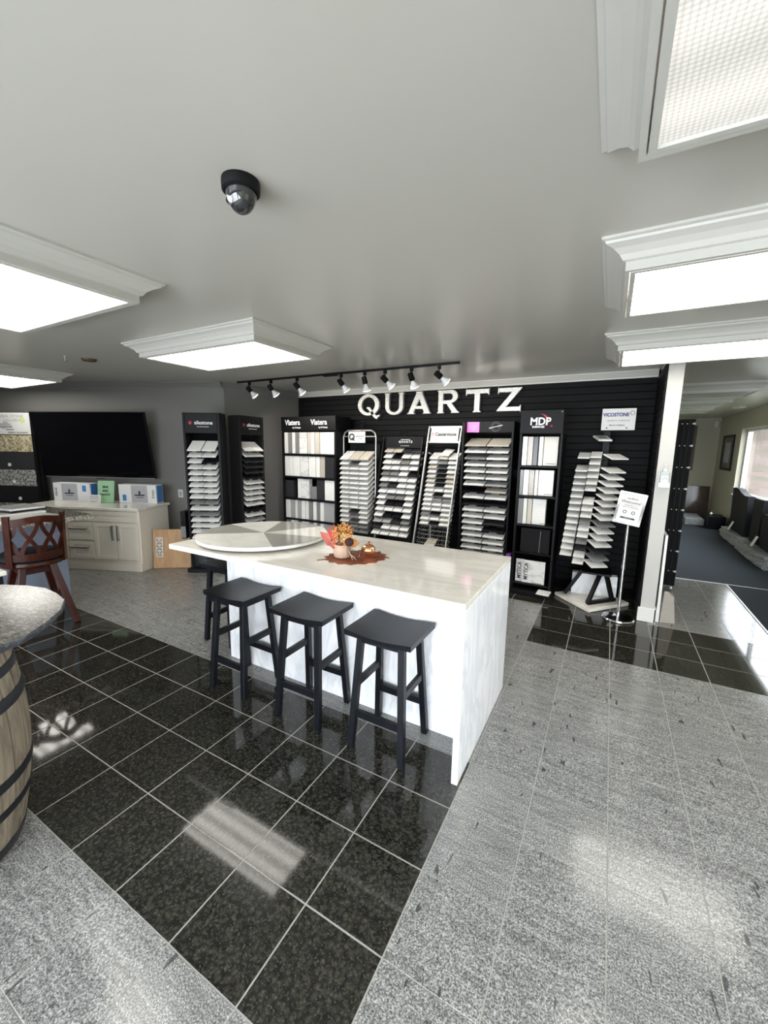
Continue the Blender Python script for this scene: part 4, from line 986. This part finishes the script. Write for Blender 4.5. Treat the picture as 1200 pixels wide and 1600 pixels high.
def sanitizer():
    t = thing('hand_sanitizer', 'clear pump bottle of hand sanitizer mounted on the grey pillar', 'hand sanitizer', (.425, 4.359, 1.27))
    b = bm_new(); box(b, -.040, .040, -.062, -.058, 0, .04); box(b, -.040, .040, -.004, 0, 0, .13); box(b, -.040, .040, -.058, -.004, 0, .004); obj('bracket', b, M['silver'], t)
    bt = obj('bottle', bbox(-.036, .036, -.056, -.006, .005, .135, .012, 3), pm('gel_plastic', (.42, .47, .47), .15), t, 40)
    obj('label', box(bm_new(), -.028, .028, -.0632, -.0622, .030, .100), M['paper'], t)
    for z, s in ((.085, 'HAND'), (.072, 'SANITIZER')): text(s, .010, T(0, -.0634, z), M['ink'], t, ext=.0003)
    obj('cap', lathe(bm_new(), [(.020, .136), (.020, .152), (.012, .162), (.006, .164), (.006, .185)], 18, T(0, -.031, 0)), M['white'], t, 50)
    b = lathe(bm_new(), [(.012, .185), (.014, .195), (.010, .200)], 16, T(0, -.031, 0)); bar(b, (0, -.031, .193), (0, -.065, .190), .008); obj('pump', b, M['white'], t)
sanitizer()
# boards leaning behind the pillar
o = obj('white_board', prism(bm_new(), [(.498, .004), (.522, .004), (.514, .83), (.495, .83)], 4.39, 4.95, Matrix(((1, 0, 0, 0), (0, 0, 1, 0), (0, 1, 0, 0), (0, 0, 0, 1)))), M['sw']); tag(o, 'tall white edge-on board leaning behind the grey pillar', 'board')
o = obj('granite_offcut', prism(bm_new(), [(0, 0), (.13, 0), (.085, .28), (.03, .33), (0, .33)], 0, .02, Matrix(((.94, .0, 0, .532), (.34, -.25, -.97, 4.42), (0, .97, -.25, .004), (0, 0, 0, 1)))), M['se']); tag(o, 'pale granite offcut standing on the floor behind the pillar', 'stone offcut')

# ---------------------------------------------------------------- television and the left sample wall
def wfr(u, off, z=0):
    p = W(u, off, z); return frame(p, WU, WN)      # local -y faces the room
def tv():
    m = wfr(-1.795, .195, 1.548) @ RX(.0)
    t = thing('television', 'large black flat television tilted down on the grey wall', 'television', (0, 0, 0)); t.matrix_world = m @ T(.01, 0, 0) @ Matrix.Diagonal((1.02, 1, 1, 1))
    R = RX(-.165) if False else RX(.165)
    obj('cabinet', bbox(-.805, .805, -.02, .022, -.445, .445, .004, 1, R), M['blk'], t)
    obj('screen', box(bm_new(), -.797, .797, -.0215, -.0202, -.432, .437, R), M['screen'], t)
    obj('bottom_trim', box(bm_new(), -.80, .80, -.0225, -.0205, -.444, -.434, R), M['silver'], t)
    obj('logo', box(bm_new(), -.06, .06, -.022, -.005, -.456, -.4455, R), M['blk'], t)
    b = bm_new(); box(b, -.22, .22, .165, .185, -.2, .2); bar(b, (-.2, .165, .15), (-.2, .05, .15), .03); bar(b, (.2, .165, .15), (.2, .05, .15), .03); bar(b, (-.2, .165, -.15), (-.2, .03, -.15), .03); bar(b, (.2, .165, -.15), (.2, .03, -.15), .03)
    obj('wall_mount', b, M['blk'], t)
tv()
def sample_wall():
    m = wfr(-3.2, .19, 0); t = thing('stone_display', 'tall black display of wide granite samples under a photo sign at the left edge', 'display rack', (0, 0, 0)); t.matrix_world = m
    obj('frame', bbox(-.48, .56, .03, .09, .003, 1.985, .003), M['blk'], t)
    b = bm_new(); box(b, .515, .56, -.02, .029, .1, 1.98); obj('side_rail', b, M['blk'], t)
    sg = obj('sign', bbox(-.47, .512, .0, .028, 1.682, 1.975, .002), M['paper'], t)
    text('NATURAL STONE', .052, T(.155, -.001, 1.925), M['grink'], sg, sx=1.2, ext=.001); text('GALLERY', .052, T(.22, -.001, 1.872), M['grink'], sg, sx=1.25, ext=.001); text('SIMPLY ELEGANT', .030, T(.30, -.001, 1.705), M['ink'], sg, sx=1.35, ext=.001)
    b = bm_new(); box(b, .0, .22, -.0012, 0, 1.77, 1.80); box(b, .12, .24, -.0024, -.0013, 1.735, 1.757); box(b, .05, .12, -.0024, -.0013, 1.76, 1.80); obj('kitchen_picture', b, M['grink'], sg)
    b = bm_new(); box(b, -.05, .20, -.0012, 0, 1.805, 1.83); box(b, .08, .16, -.0012, 0, 1.831, 1.85); obj('kitchen_picture', b, M['lgrey'], sg)
    obj('apple_picture', lathe(bm_new(), [(.040, 0), (.040, .001)], 24, T(.385, -.0, 1.875) @ RX(PI/2)), pm('lime_print', (.55, .62, .25), .5), sg)
    z = 1.676
    for k, (mt, nm) in enumerate((('bsample', 'gold'), ('sd', 'dark'), ('gsample', 'grey speckled'), ('sk', 'black'), ('gsample', 'grey'), ('bsample', 'gold'))):
        o = obj('granite_slab', bbox(-.47, .512, 0, .022, z-.232, z-.004, .002), M[mt]); o.matrix_world = m @ T(0, .006, 0)
        tag(o, '%s granite panel, %s under the sign of the left edge display' % (nm, ('first', 'second', 'third', 'fourth', 'fifth', 'sixth')[k]), 'stone panel', 'granite panels of the left display')
        if 1 <= k <= 3:
            kn = obj('round_tag', lathe(bm_new(), [(.024, 0), (.024, .004), (.018, .008), (1e-4, .008)], 24, T((.10, .135, .20)[k-1], -.0005, z-.175) @ RX(PI/2)), M['white'], o, 30)
        z -= .2375
sample_wall()

# ---------------------------------------------------------------- vanity cabinet and what stands on it
def vanity():
    m = wfr(-1.543, .795, 0); t = thing('vanity_cabinet', 'pale grey vanity cabinet with white quartz top under the television', 'cabinet', (0, 0, 0)); t.matrix_world = m
    hw = .78
    b = bbox(-hw, hw, .022, .58, .10, .768, .002); box(b, -hw, hw, .004, .58, .002, .0995); obj('body', b, M['cab'], t)
    obj('countertop', bbox(-hw-.025, hw+.02, -.02, .60, .7685, .80, .003), M['quartz'], t)
    def front(nm, x0, x1, z0, z1):
        o = bbox(x0, x1, .004, .0215, z0, z1, .002)
        fo = obj(nm, o, M['cab'], t)
        r = .05
        f = bm_new()
        for a in ((x0, x1, z1-r, z1), (x0, x1, z0, z0+r), (x0, x0+r, z0+r, z1-r), (x1-r, x1, z0+r, z1-r)): box(f, a[0], a[1], -.006, .0038, a[2], a[3])
        obj('raised_frame', bevel(f, .0025), M['cab'], fo); return fo
    front('false_front', .02-.70, .755, .625, .755)
    def pull(p, x0, x1, z0, z1):
        b_ = bm_new()
        if x1-x0 > z1-z0: bar(b_, (x0, -.034, z0), (x1, -.034, z0), .016); bar(b_, (x0+.012, -.006, z0), (x0+.012, -.034, z0), .012); bar(b_, (x1-.012, -.006, z0), (x1-.012, -.034, z0), .012)
        else: bar(b_, (x0, -.034, z0), (x0, -.034, z1), .016); bar(b_, (x0, -.006, z0+.012), (x0, -.034, z0+.012), .012); bar(b_, (x0, -.006, z1-.012), (x0, -.034, z1-.012), .012)
        obj('handle', b_, M['silver'], p)
    for z0, z1 in ((.385, .61), (.145, .37)):
        f = front('drawer', -.17, .165, z0, z1); pull(f, -.13, .10, z0+.145, z0+.145)
        f = front('drawer', -.69, -.19, z0, z1); pull(f, -.60, -.30, z0+.145, z0+.145)
    f = front('door', .175, .475, .145, .61); pull(f, .445, .445, .40, .585)
    f = front('door', .485, .76, .145, .61); pull(f, .515, .515, .40, .585)
    # packaged sinks, card, green sign
    def carton(u0, u1, h, dep, lb, flip):
        mm = wfr((u0+u1)/2, .36, .8005); w_ = (u1-u0)/2
        o = obj('sink_carton', bbox(-w_, w_, 0, dep, 0, h, .003), M['paper']); o.matrix_world = mm; tag(o, lb, 'carton', 'sink cartons on the vanity')
        s = -1 if flip else 1
        obj('picture', box(bm_new(), min(-.27*w_*2*s, .16*w_*2*s), max(-.27*w_*2*s, .16*w_*2*s), -.0012, 0, .008, h-.008), M['lgrey'], o)
        b_ = bm_new(); x = -.06*w_*2*s; box(b_, x-.07, x+.07, -.0022, -.0013, h*.40, h*.47); box(b_, x-.012, x+.012, -.0022, -.0013, h*.47, h*.66); box(b_, x-.05, x+.05, -.0022, -.0013, h*.30, h*.33); obj('faucet_picture', b_, M['ink'], o)
        obj('blue_patch', box(bm_new(), min(.30*w_*2*s, .40*w_*2*s), max(.30*w_*2*s, .40*w_*2*s), -.0012, 0, h*.55 if not flip else h*.12, h*.88 if not flip else h*.45), M['blue'], o)
        text('KRAUS', .045, T(-.42*w_*2*s, -.001, h*.5) @ RY(-PI/2 if not flip else PI/2), M['ink'], o, sx=.8)
        obj('side_print', box(bm_new(), w_, w_+.001, .02, dep-.01, .01, h-.01), M['blue'], o)
    carton(-2.296, -1.76, .245, .14, 'white printed sink carton at the left end of the vanity top', False)
    carton(-1.345, -.815, .245, .14, 'white printed sink carton at the right end of the vanity top', True)
    o = obj('green_card', bbox(-.115, .115, 0, .02, 0, .29, .004, 1, RX(-.14)), M['green']); o.matrix_world = wfr(-1.50, .42, .804); tag(o, 'green printed card leaning between the two sink cartons', 'card')
    for z, s in ((.205, 'SINK'), (.155, 'AND'), (.105, 'FAUCET')): text(s, .040, RX(-.14) @ T(0, -.0015, z), M['ink'], o, bold=.0008)
    o = obj('price_card', bbox(-.095, .095, 0, .004, 0, .115, .0005, 1, RX(-.12)), M['paper']); o.matrix_world = wfr(-1.575, .52, .8015); tag(o, 'small white printed card in front of the green card', 'card')
    for z, s, q in ((.09, 'SPECIAL OFFER', .018), (.065, 'ASK FOR DETAILS', .016), (.030, 'WARRANTY', .020)): text(s, q, RX(-.12) @ T(0, -.001, z), M['ink'], o, ext=.0004)
vanity()
o = obj('wall_outlet', bbox(-.035, .035, -.006, 0, -.055, .055, .002), M['white']); o.matrix_world = wfr(-.70, .0005, .90); tag(o, 'white wall outlet right of the sink cartons', 'outlet')
obj('socket', bbox(-.017, .017, -.008, -.0062, -.033, .033, .001), M['lgrey'], o)
# oak board with fretwork vent leaning by the towers
o = obj('oak_board', bbox(0, .46, 0, .018, 0, .50, .002), M['oak']); o.matrix_world = frame((-5.0, 2.97, .004), (.80, .60, 0), (.60, -.80, 0)) @ RX(-.10); tag(o, 'oak veneer board leaning between the vanity and the left tower', 'board')
v = obj('vent_cover', bbox(.035, .125, -.008, -.001, .145, .40, .002), M['sc'], o); v['label'] = 'pale fretwork vent cover'
b = bm_new()
for r in range(6):
    for c in range(2):
        x = .050+.035*c; z = .163+.038*r; box(b, x, x+.024, -.0092, -.0082, z, z+.007); box(b, x+(.0 if (r+c) % 2 else .017), x+(.007 if (r+c) % 2 else .024), -.0092, -.0082, z+.008, z+.028)
obj('fretwork', b, M['cherry'], v)

# ---------------------------------------------------------------- bar counter at the left
def counter():
    t = thing('bar_counter', 'granite topped bar counter with blue-grey panels at the left', 'counter', (-5.2, .9, 0))
    b = bbox(-.30, .50, -2.2, 1.03, .06, .865, .004); box(b, -.28, .46, -2.18, 1.0, .002, .0595); obj('base', b, M['pen'], t)
    obj('countertop', bbox(-.42, .93, -2.25, 1.10, .8655, .91, .005, 2), M['counter'], t)
    for y in (.98, .2, -.6): obj('corner_post', bbox(.5005, .515, y-.05, y+.04, .002, .864, .002), M['pen'], t)
    obj('corbel', prism(bm_new(), [(0, .86), (.30, .86), (.28, .80), (.08, .66), (.0, .60)], .1, .16, Matrix(((1, 0, 0, .516), (0, 0, 1, 0), (0, 1, 0, 0), (0, 0, 0, 1)))), M['pen'], t)
counter()
stack = [((-5.05, 1.62), .62, .36, 'sw', .05, 0), ((-4.47, 1.55), .36, .44, 'sw', .12, 0), ((-5.0, 1.66), .40, .30, 'sk', .22, 1), ((-4.98, 1.68), .36, .28, 'sv', .1, 2)]
for k, ((x, y), w_, d_, mt, rz, lv) in enumerate(stack):
    z = .9105+.0185*lv
    o = obj('stone_sample', bbox(-w_/2, w_/2, -d_/2, d_/2, 0, .018, .002), M[mt]); o.matrix_world = T(x, y, z) @ RZ(rz)
    tag(o, ('long white stone sample at the bottom left of the pile on the bar counter', 'white stone sample lying nearest the counter edge, above the stool back', 'black stone sample in the middle of the pile on the bar counter', 'veined white stone sample topmost of the pile on the bar counter')[k], 'stone sample', 'stone samples on the bar counter')
o = obj('side_table_top', bbox(-.25, .02, -.5, .03, -.03, 0, .004), M['quartz']); 
tt = thing('side_table', 'corner of a low white table at the left edge of the view', 'table', (-3.42, 1.02, 0)); o.parent = tt; o.location = (0, 0, .745); o.name = 'top'
for sx, sy in ((-.22, -.46), (-.22, 0), (-.01, -.46), (-.01, 0)): obj('leg', box(bm_new(), sx-.012, sx+.012, sy-.012, sy+.012, .002, .7148), M['blk'], tt)

# ---------------------------------------------------------------- cherry swivel stool
def swivel():
    # local -y is the back rest side, seat centre at origin
    t = thing('swivel_stool', 'reddish cherry wood counter stool with lattice back at the bar counter', 'stool', (-4.25, 1.47, 0), math.radians(84))
    t.location.y = 1.50; t.location.x = -4.27
    obj('cushion', lathe(bm_new(), [(.05, .600), (.205, .600), (.225, .615), (.230, .640), (.205, .662), (.10, .672), (1e-4, .674)], 40), M['leather'], t, 60)
    obj('seat_ring', lathe(bm_new(), [(.10, .560), (.215, .560), (.222, .575), (.215, .5985), (.10, .5985)], 40), M['cherry'], t, 40)
    obj('swivel_plate', bbox(-.09, .09, -.09, .09, .535, .5595, .003), M['blk'], t)
    for sx in (-1, 1):
        for sy in (-1, 1): obj('leg', bevel(bar(bm_new(), (sx*.10, sy*.10, .555), (sx*.205, sy*.205, .003), .050, .042, (0, 1, 0)), .004), M['cherry'], t)
    f = .62
    for z, a in ((.20, ((-1, -1), (1, -1))), (.20, ((-1, 1), (1, 1))), (.24, ((-1, -1), (-1, 1))), (.24, ((1, -1), (1, 1)))):
        k = .10+.105*(.555-z)/.552
        obj('stretcher', bar(bm_new(), (a[0][0]*k, a[0][1]*k, z), (a[1][0]*k, a[1][1]*k, z), .022, .036), M['cherry'], t)
    k = .10+.105*(.555-.53)/.552
    for a in (((-1, -1), (1, -1)), ((-1, 1), (1, 1)), ((-1, -1), (-1, 1)), ((1, -1), (1, 1))): obj('apron', bar(bm_new(), (a[0][0]*k, a[0][1]*k, .51), (a[1][0]*k, a[1][1]*k, .51), .022, .045), M['cherry'], t)
    # curved back: angle parameter a across, radius R
    R, hw = .30, .80
    def bp(a, z, r=0):
        lean = (z-.6)*.13
        return Vector((math.sin(a)*(R+r)*.80, .05-math.cos(a)*(R+r)*1.0-lean+.03, z))
    def strip(path, w_, th, nm):
        """ribbon following (a, z) points, width in the surface"""
        b = bm_new(); V = []
        n = len(path)
        for i, (a, z) in enumerate(path):
            a1, z1 = path[min(i+1, n-1)]; a0, z0 = path[max(i-1, 0)]
            da, dz = (a1-a0)*R*.9, z1-z0; l = math.hypot(da, dz) or 1; na, nz = -dz/l, da/l
            wi = w_[i] if isinstance(w_, list) else w_
            V.append([b.verts.new(bp(a+na*wi/2*s/(R*.9), z+nz*wi/2*s, r)) for s, r in ((-1, 0), (1, 0), (1, th), (-1, th))])
        for A, B in zip(V, V[1:]):
            for q in range(4): b.faces.new((A[q], A[(q+1) % 4], B[(q+1) % 4], B[q]))
        b.faces.new(V[0][::-1]); b.faces.new(V[-1]); return obj(nm, b, M['cherry'], t, 30)
    N = 24
    strip([(-hw+2*hw*i/N, .957+.012*math.cos(PI*i/N*2)*-1) for i in range(N+1)], .055, .024, 'top_rail')
    strip([(-hw+2*hw*i/N, .655) for i in range(N+1)], .055, .024, 'bottom_rail')
    for s in (-1, 1): strip([(s*hw, .57+.43*i/10) for i in range(11)], .045, .032, 'back_post')
    cells = 3; cw = 2*hw/cells
    for c in range(cells+1):
        for s in (-1, 1):
            x0 = -hw+cw*c
            pts = []
            for i in range(17):
                f_ = i/16; z = .675+.265*f_
                a = x0+s*cw*.40*math.cos(PI*(f_*1.0))
                pts.append((max(-hw, min(hw, a)), z))
            if (c == 0 and s*1 < 0 and False): continue
            strip(pts, .030, .012 if s > 0 else .014, 'lattice_slat')
swivel()

# ---------------------------------------------------------------- oak barrel table
def barrel():
    t = thing('barrel_table', 'oak wine barrel with dark hoops used as a table base at left', 'barrel', (-2.14, .31, 0), .2)
    H = .92; n = 26
    def rr(z): q = (z/H-.5)*2; return .345-.062*q*q
    for k in range(n):
        a0, a1 = 2*PI*k/n+.004, 2*PI*(k+1)/n-.004; b = bm_new(); V = []
        for i in range(13):
            z = .004+(H-.008)*i/12; r = rr(z)
            V.append([b.verts.new((q*math.cos(a), q*math.sin(a), z)) for q, a in ((r-.022, a0), (r, a0+.01), (r+.001, (a0+a1)/2), (r, a1-.01), (r-.022, a1))])
        for A, B in zip(V, V[1:]):
            for q in range(5): b.faces.new((A[q], A[(q+1) % 5], B[(q+1) % 5], B[q]))
        b.faces.new(V[0][::-1]); b.faces.new(V[-1]); obj('stave', b, M['stave'], t, 50)
    for z0, z1 in ((.012, .058), (.19, .225), (.305, .345), (.60, .645), (.72, .755), (.845, .90)):
        b = lathe(bm_new(), [(rr(z0)-.004, z0), (rr(z0)+.0035, z0), (rr((z0+z1)/2)+.0045, (z0+z1)/2), (rr(z1)+.0035, z1), (rr(z1)-.004, z1)], 64, cap=False); obj('hoop', b, M['hoop'], t, 50)
    obj('barrel_head', lathe(bm_new(), [(.26, .885), (.26, .90)], 48), M['stave'], t)
    # chiselled stone slab: a thing of its own
    r = random.Random(11); pts = []
    for k in range(26):
        a = 2*PI*k/26; q = .474+r.uniform(-.010, .008); pts.append((q*math.cos(a), q*math.sin(a)))
    b = bm_new(); R0 = []; 
    for z, ins in ((.923, .014), (.933, .004), (.944, .0), (.951, .006)): R0.append([b.verts.new((x*(1-ins/.47)+r.uniform(-.002, .002), y*(1-ins/.47)+r.uniform(-.002, .002), z)) for x, y in pts])
    for A, B in zip(R0, R0[1:]):
        for k in range(26): b.faces.new((A[k], A[(k+1) % 26], B[(k+1) % 26], B[k])).material_index = 1
    b.faces.new(R0[0][::-1]); b.faces.new(R0[-1])
    o = obj('granite_round', b, [M['btop'], M['bedge']]); o.location = (-2.06, .31, 0); tag(o, 'round chiselled grey stone slab on top of the oak barrel', 'tabletop')
barrel()

# ---------------------------------------------------------------- carpeted room beyond the pillar
def far_room():
    t = thing('tile_tower', 'tall black slatted display unit with rows of white studs in the passage', 'display rack', (.60, 5.52, 0), -.12)
    obj('carcass', bbox(-.16, .16, .012, .14, .06, 1.93, .003), M['blk'], t)
    for k in range(7): obj('upright_slat', bbox(-.158+.0455*k, -.120+.0455*k, .0, .0115, .07, 1.92, .002), M['slat'], t)
    for r in range(8):
        b = bm_new()
        for c in range(7): lathe(b, [(.006, 0), (.005, .004)], 8, T(-.139+.0455*c, -.0005, 1.88-.235*r) @ RX(PI/2))
        lathe(b, [(.012, 0), (.010, .006)], 10, T(.150, -.0005, 1.88-.235*r) @ RX(PI/2))
        obj('studs', b, M['white'], t)
    for x in (-.13, .13): obj('caster', lathe(bm_new(), [(.026, -.012), (.028, 0), (.026, .012)], 16, T(x, .03, .030) @ RY(PI/2)), M['silver'], t)
    for x in (-.13, .13): obj('caster', lathe(bm_new(), [(.026, -.012), (.028, 0), (.026, .012)], 16, T(x, .12, .030) @ RY(PI/2)), M['silver'], t)
    def picture(nm, lb, m, w_, h_, fm, im):
        f = bm_new(); r = .05
        for a in ((-w_, w_, h_-r, h_), (-w_, w_, -h_, -h_+r), (-w_, -w_+r, -h_+r, h_-r), (w_-r, w_, -h_+r, h_-r)): box(f, a[0], a[1], -.025, 0, a[2], a[3])
        o = obj(nm, f, fm); o.matrix_world = m; tag(o, lb, 'picture'); obj('print', box(bm_new(), -w_+r, w_-r, -.012, -.004, -h_+r, h_-r), im, o)
        return o
    p = picture('framed_picture', 'tall thin-framed picture on the cream far wall beside the black display', T(1.42, 12.698, 1.67), .38, .545, M['brz'], M['cream'])
    obj('inner_border', tube(bm_new(), [(-.26, -.014, -.42), (.26, -.014, -.42), (.26, -.014, .42), (-.26, -.014, .42)], .008, 5, True), M['brz'], p)
    p = picture('framed_picture', 'dark framed picture on the right wall beyond the window', T(XR-.002, 11.65, 1.57) @ RZ(PI/2), .48, .385, M['blk'], M['sd'])
    p.matrix_world = T(XR-.002, 11.65, 1.57) @ RZ(-PI/2)
    obj('inset_print', box(bm_new(), -.22, .22, -.016, -.013, -.22, .22), M['lgrey'], p)
    o = obj('stone_slab', bbox(-.30, .30, 0, .03, 0, .74, .004), M['brownslab']); o.matrix_world = T(1.90, 12.55, .006) @ RX(-.14); tag(o, 'polished brown stone slab leaning on the far wall', 'stone slab')
    for k, (x, y, w_, d_, h_, lb) in enumerate(((1.45, 12.05, .25, .45, .10, 'flat grey stone step at the far wall, left'), (1.70, 11.3, .34, .9, .15, 'thick grey stone step in front of the brown slab'))):
        o = obj('stone_step', bbox(-w_/2, w_/2, -d_/2, d_/2, 0, h_, .01), M['rock']); o.location = (x, y, .006); tag(o, lb, 'stone step', 'stone steps at the far wall')
    def base(x, y, w_, l, h_, lb, seed):
        r = random.Random(seed); b = box(bm_new(), -w_/2, w_/2, -l/2, l/2, 0, h_); bmesh.ops.subdivide_edges(b, edges=list(b.edges), cuts=7, use_grid_fill=True)
        for v in b.verts:
            if v.co.z < h_-.01: v.co.x += r.uniform(-.025, .015)
            if v.co.z < h_-.01: v.co.y += r.uniform(-.02, .02)
        b.normal_update(); o = obj('rough_plinth', b, M['rock']); o.location = (x, y, .006); tag(o, lb, 'plinth', 'rough stone plinths along the right wall'); return o
    base(2.10, 9.25, .26, 1.3, .17, 'rough grey stone plinth under the wavy black headstone', 1); base(2.08, 7.85, .30, 1.35, .18, 'nearest rough grey stone plinth below the window', 2)
    def stone(y, pts, lb, th=.10, x=2.10, z=.188):
        o = obj('headstone', bevel(prism(bm_new(), pts, -th/2, th/2, Matrix(((0, 0, 1, 0), (1, 0, 0, 0), (0, 1, 0, 0), (0, 0, 0, 1)))), .004), M['dkrock']); o.location = (x, y, z); tag(o, lb, 'headstone', 'black headstones below the window')
    stone(9.25, [(-.50, 0), (.45, 0), (.55, .74), (.40, .76), (.20, .75), (.0, .70), (-.25, .66), (-.42, .67)], 'black wavy topped headstone below the window')
    stone(8.25, [(-.20, 0), (.20, 0), (.22, .68), (-.24, .69)], 'square black headstone right of the wavy one')
    stone(7.60, [(-.36, 0), (.34, 0), (.36, .42), (.30, .50), (-.36, .50)], 'low black headstone at the right edge of the view')
    for k, (y, lb) in enumerate(((9.45, 'white card propped before the wavy black headstone'), (7.95, 'white card propped before the low black headstone'))):
        o = obj('white_card', bbox(-.005, .0, -.05, .05, 0, .17, .0005, 1, RY(.35)), M['paper']); o.location = (1.99-.02*k, y, .185 if False else .18); tag(o, lb, 'card', 'cards on the plinths')
    t = thing('stone_block', 'small black open stone block at the end of the plinths', 'stone block', (2.02, 10.75, .006))
    obj('block', bbox(-.14, .14, -.25, .25, 0, .26, .006), M['dkrock'], t); obj('vase', lathe(bm_new(), [(.03, .262), (.035, .30), (.028, .34)], 16, T(-.08, -.1, 0)), M['chrome'], t, 50)
far_room()
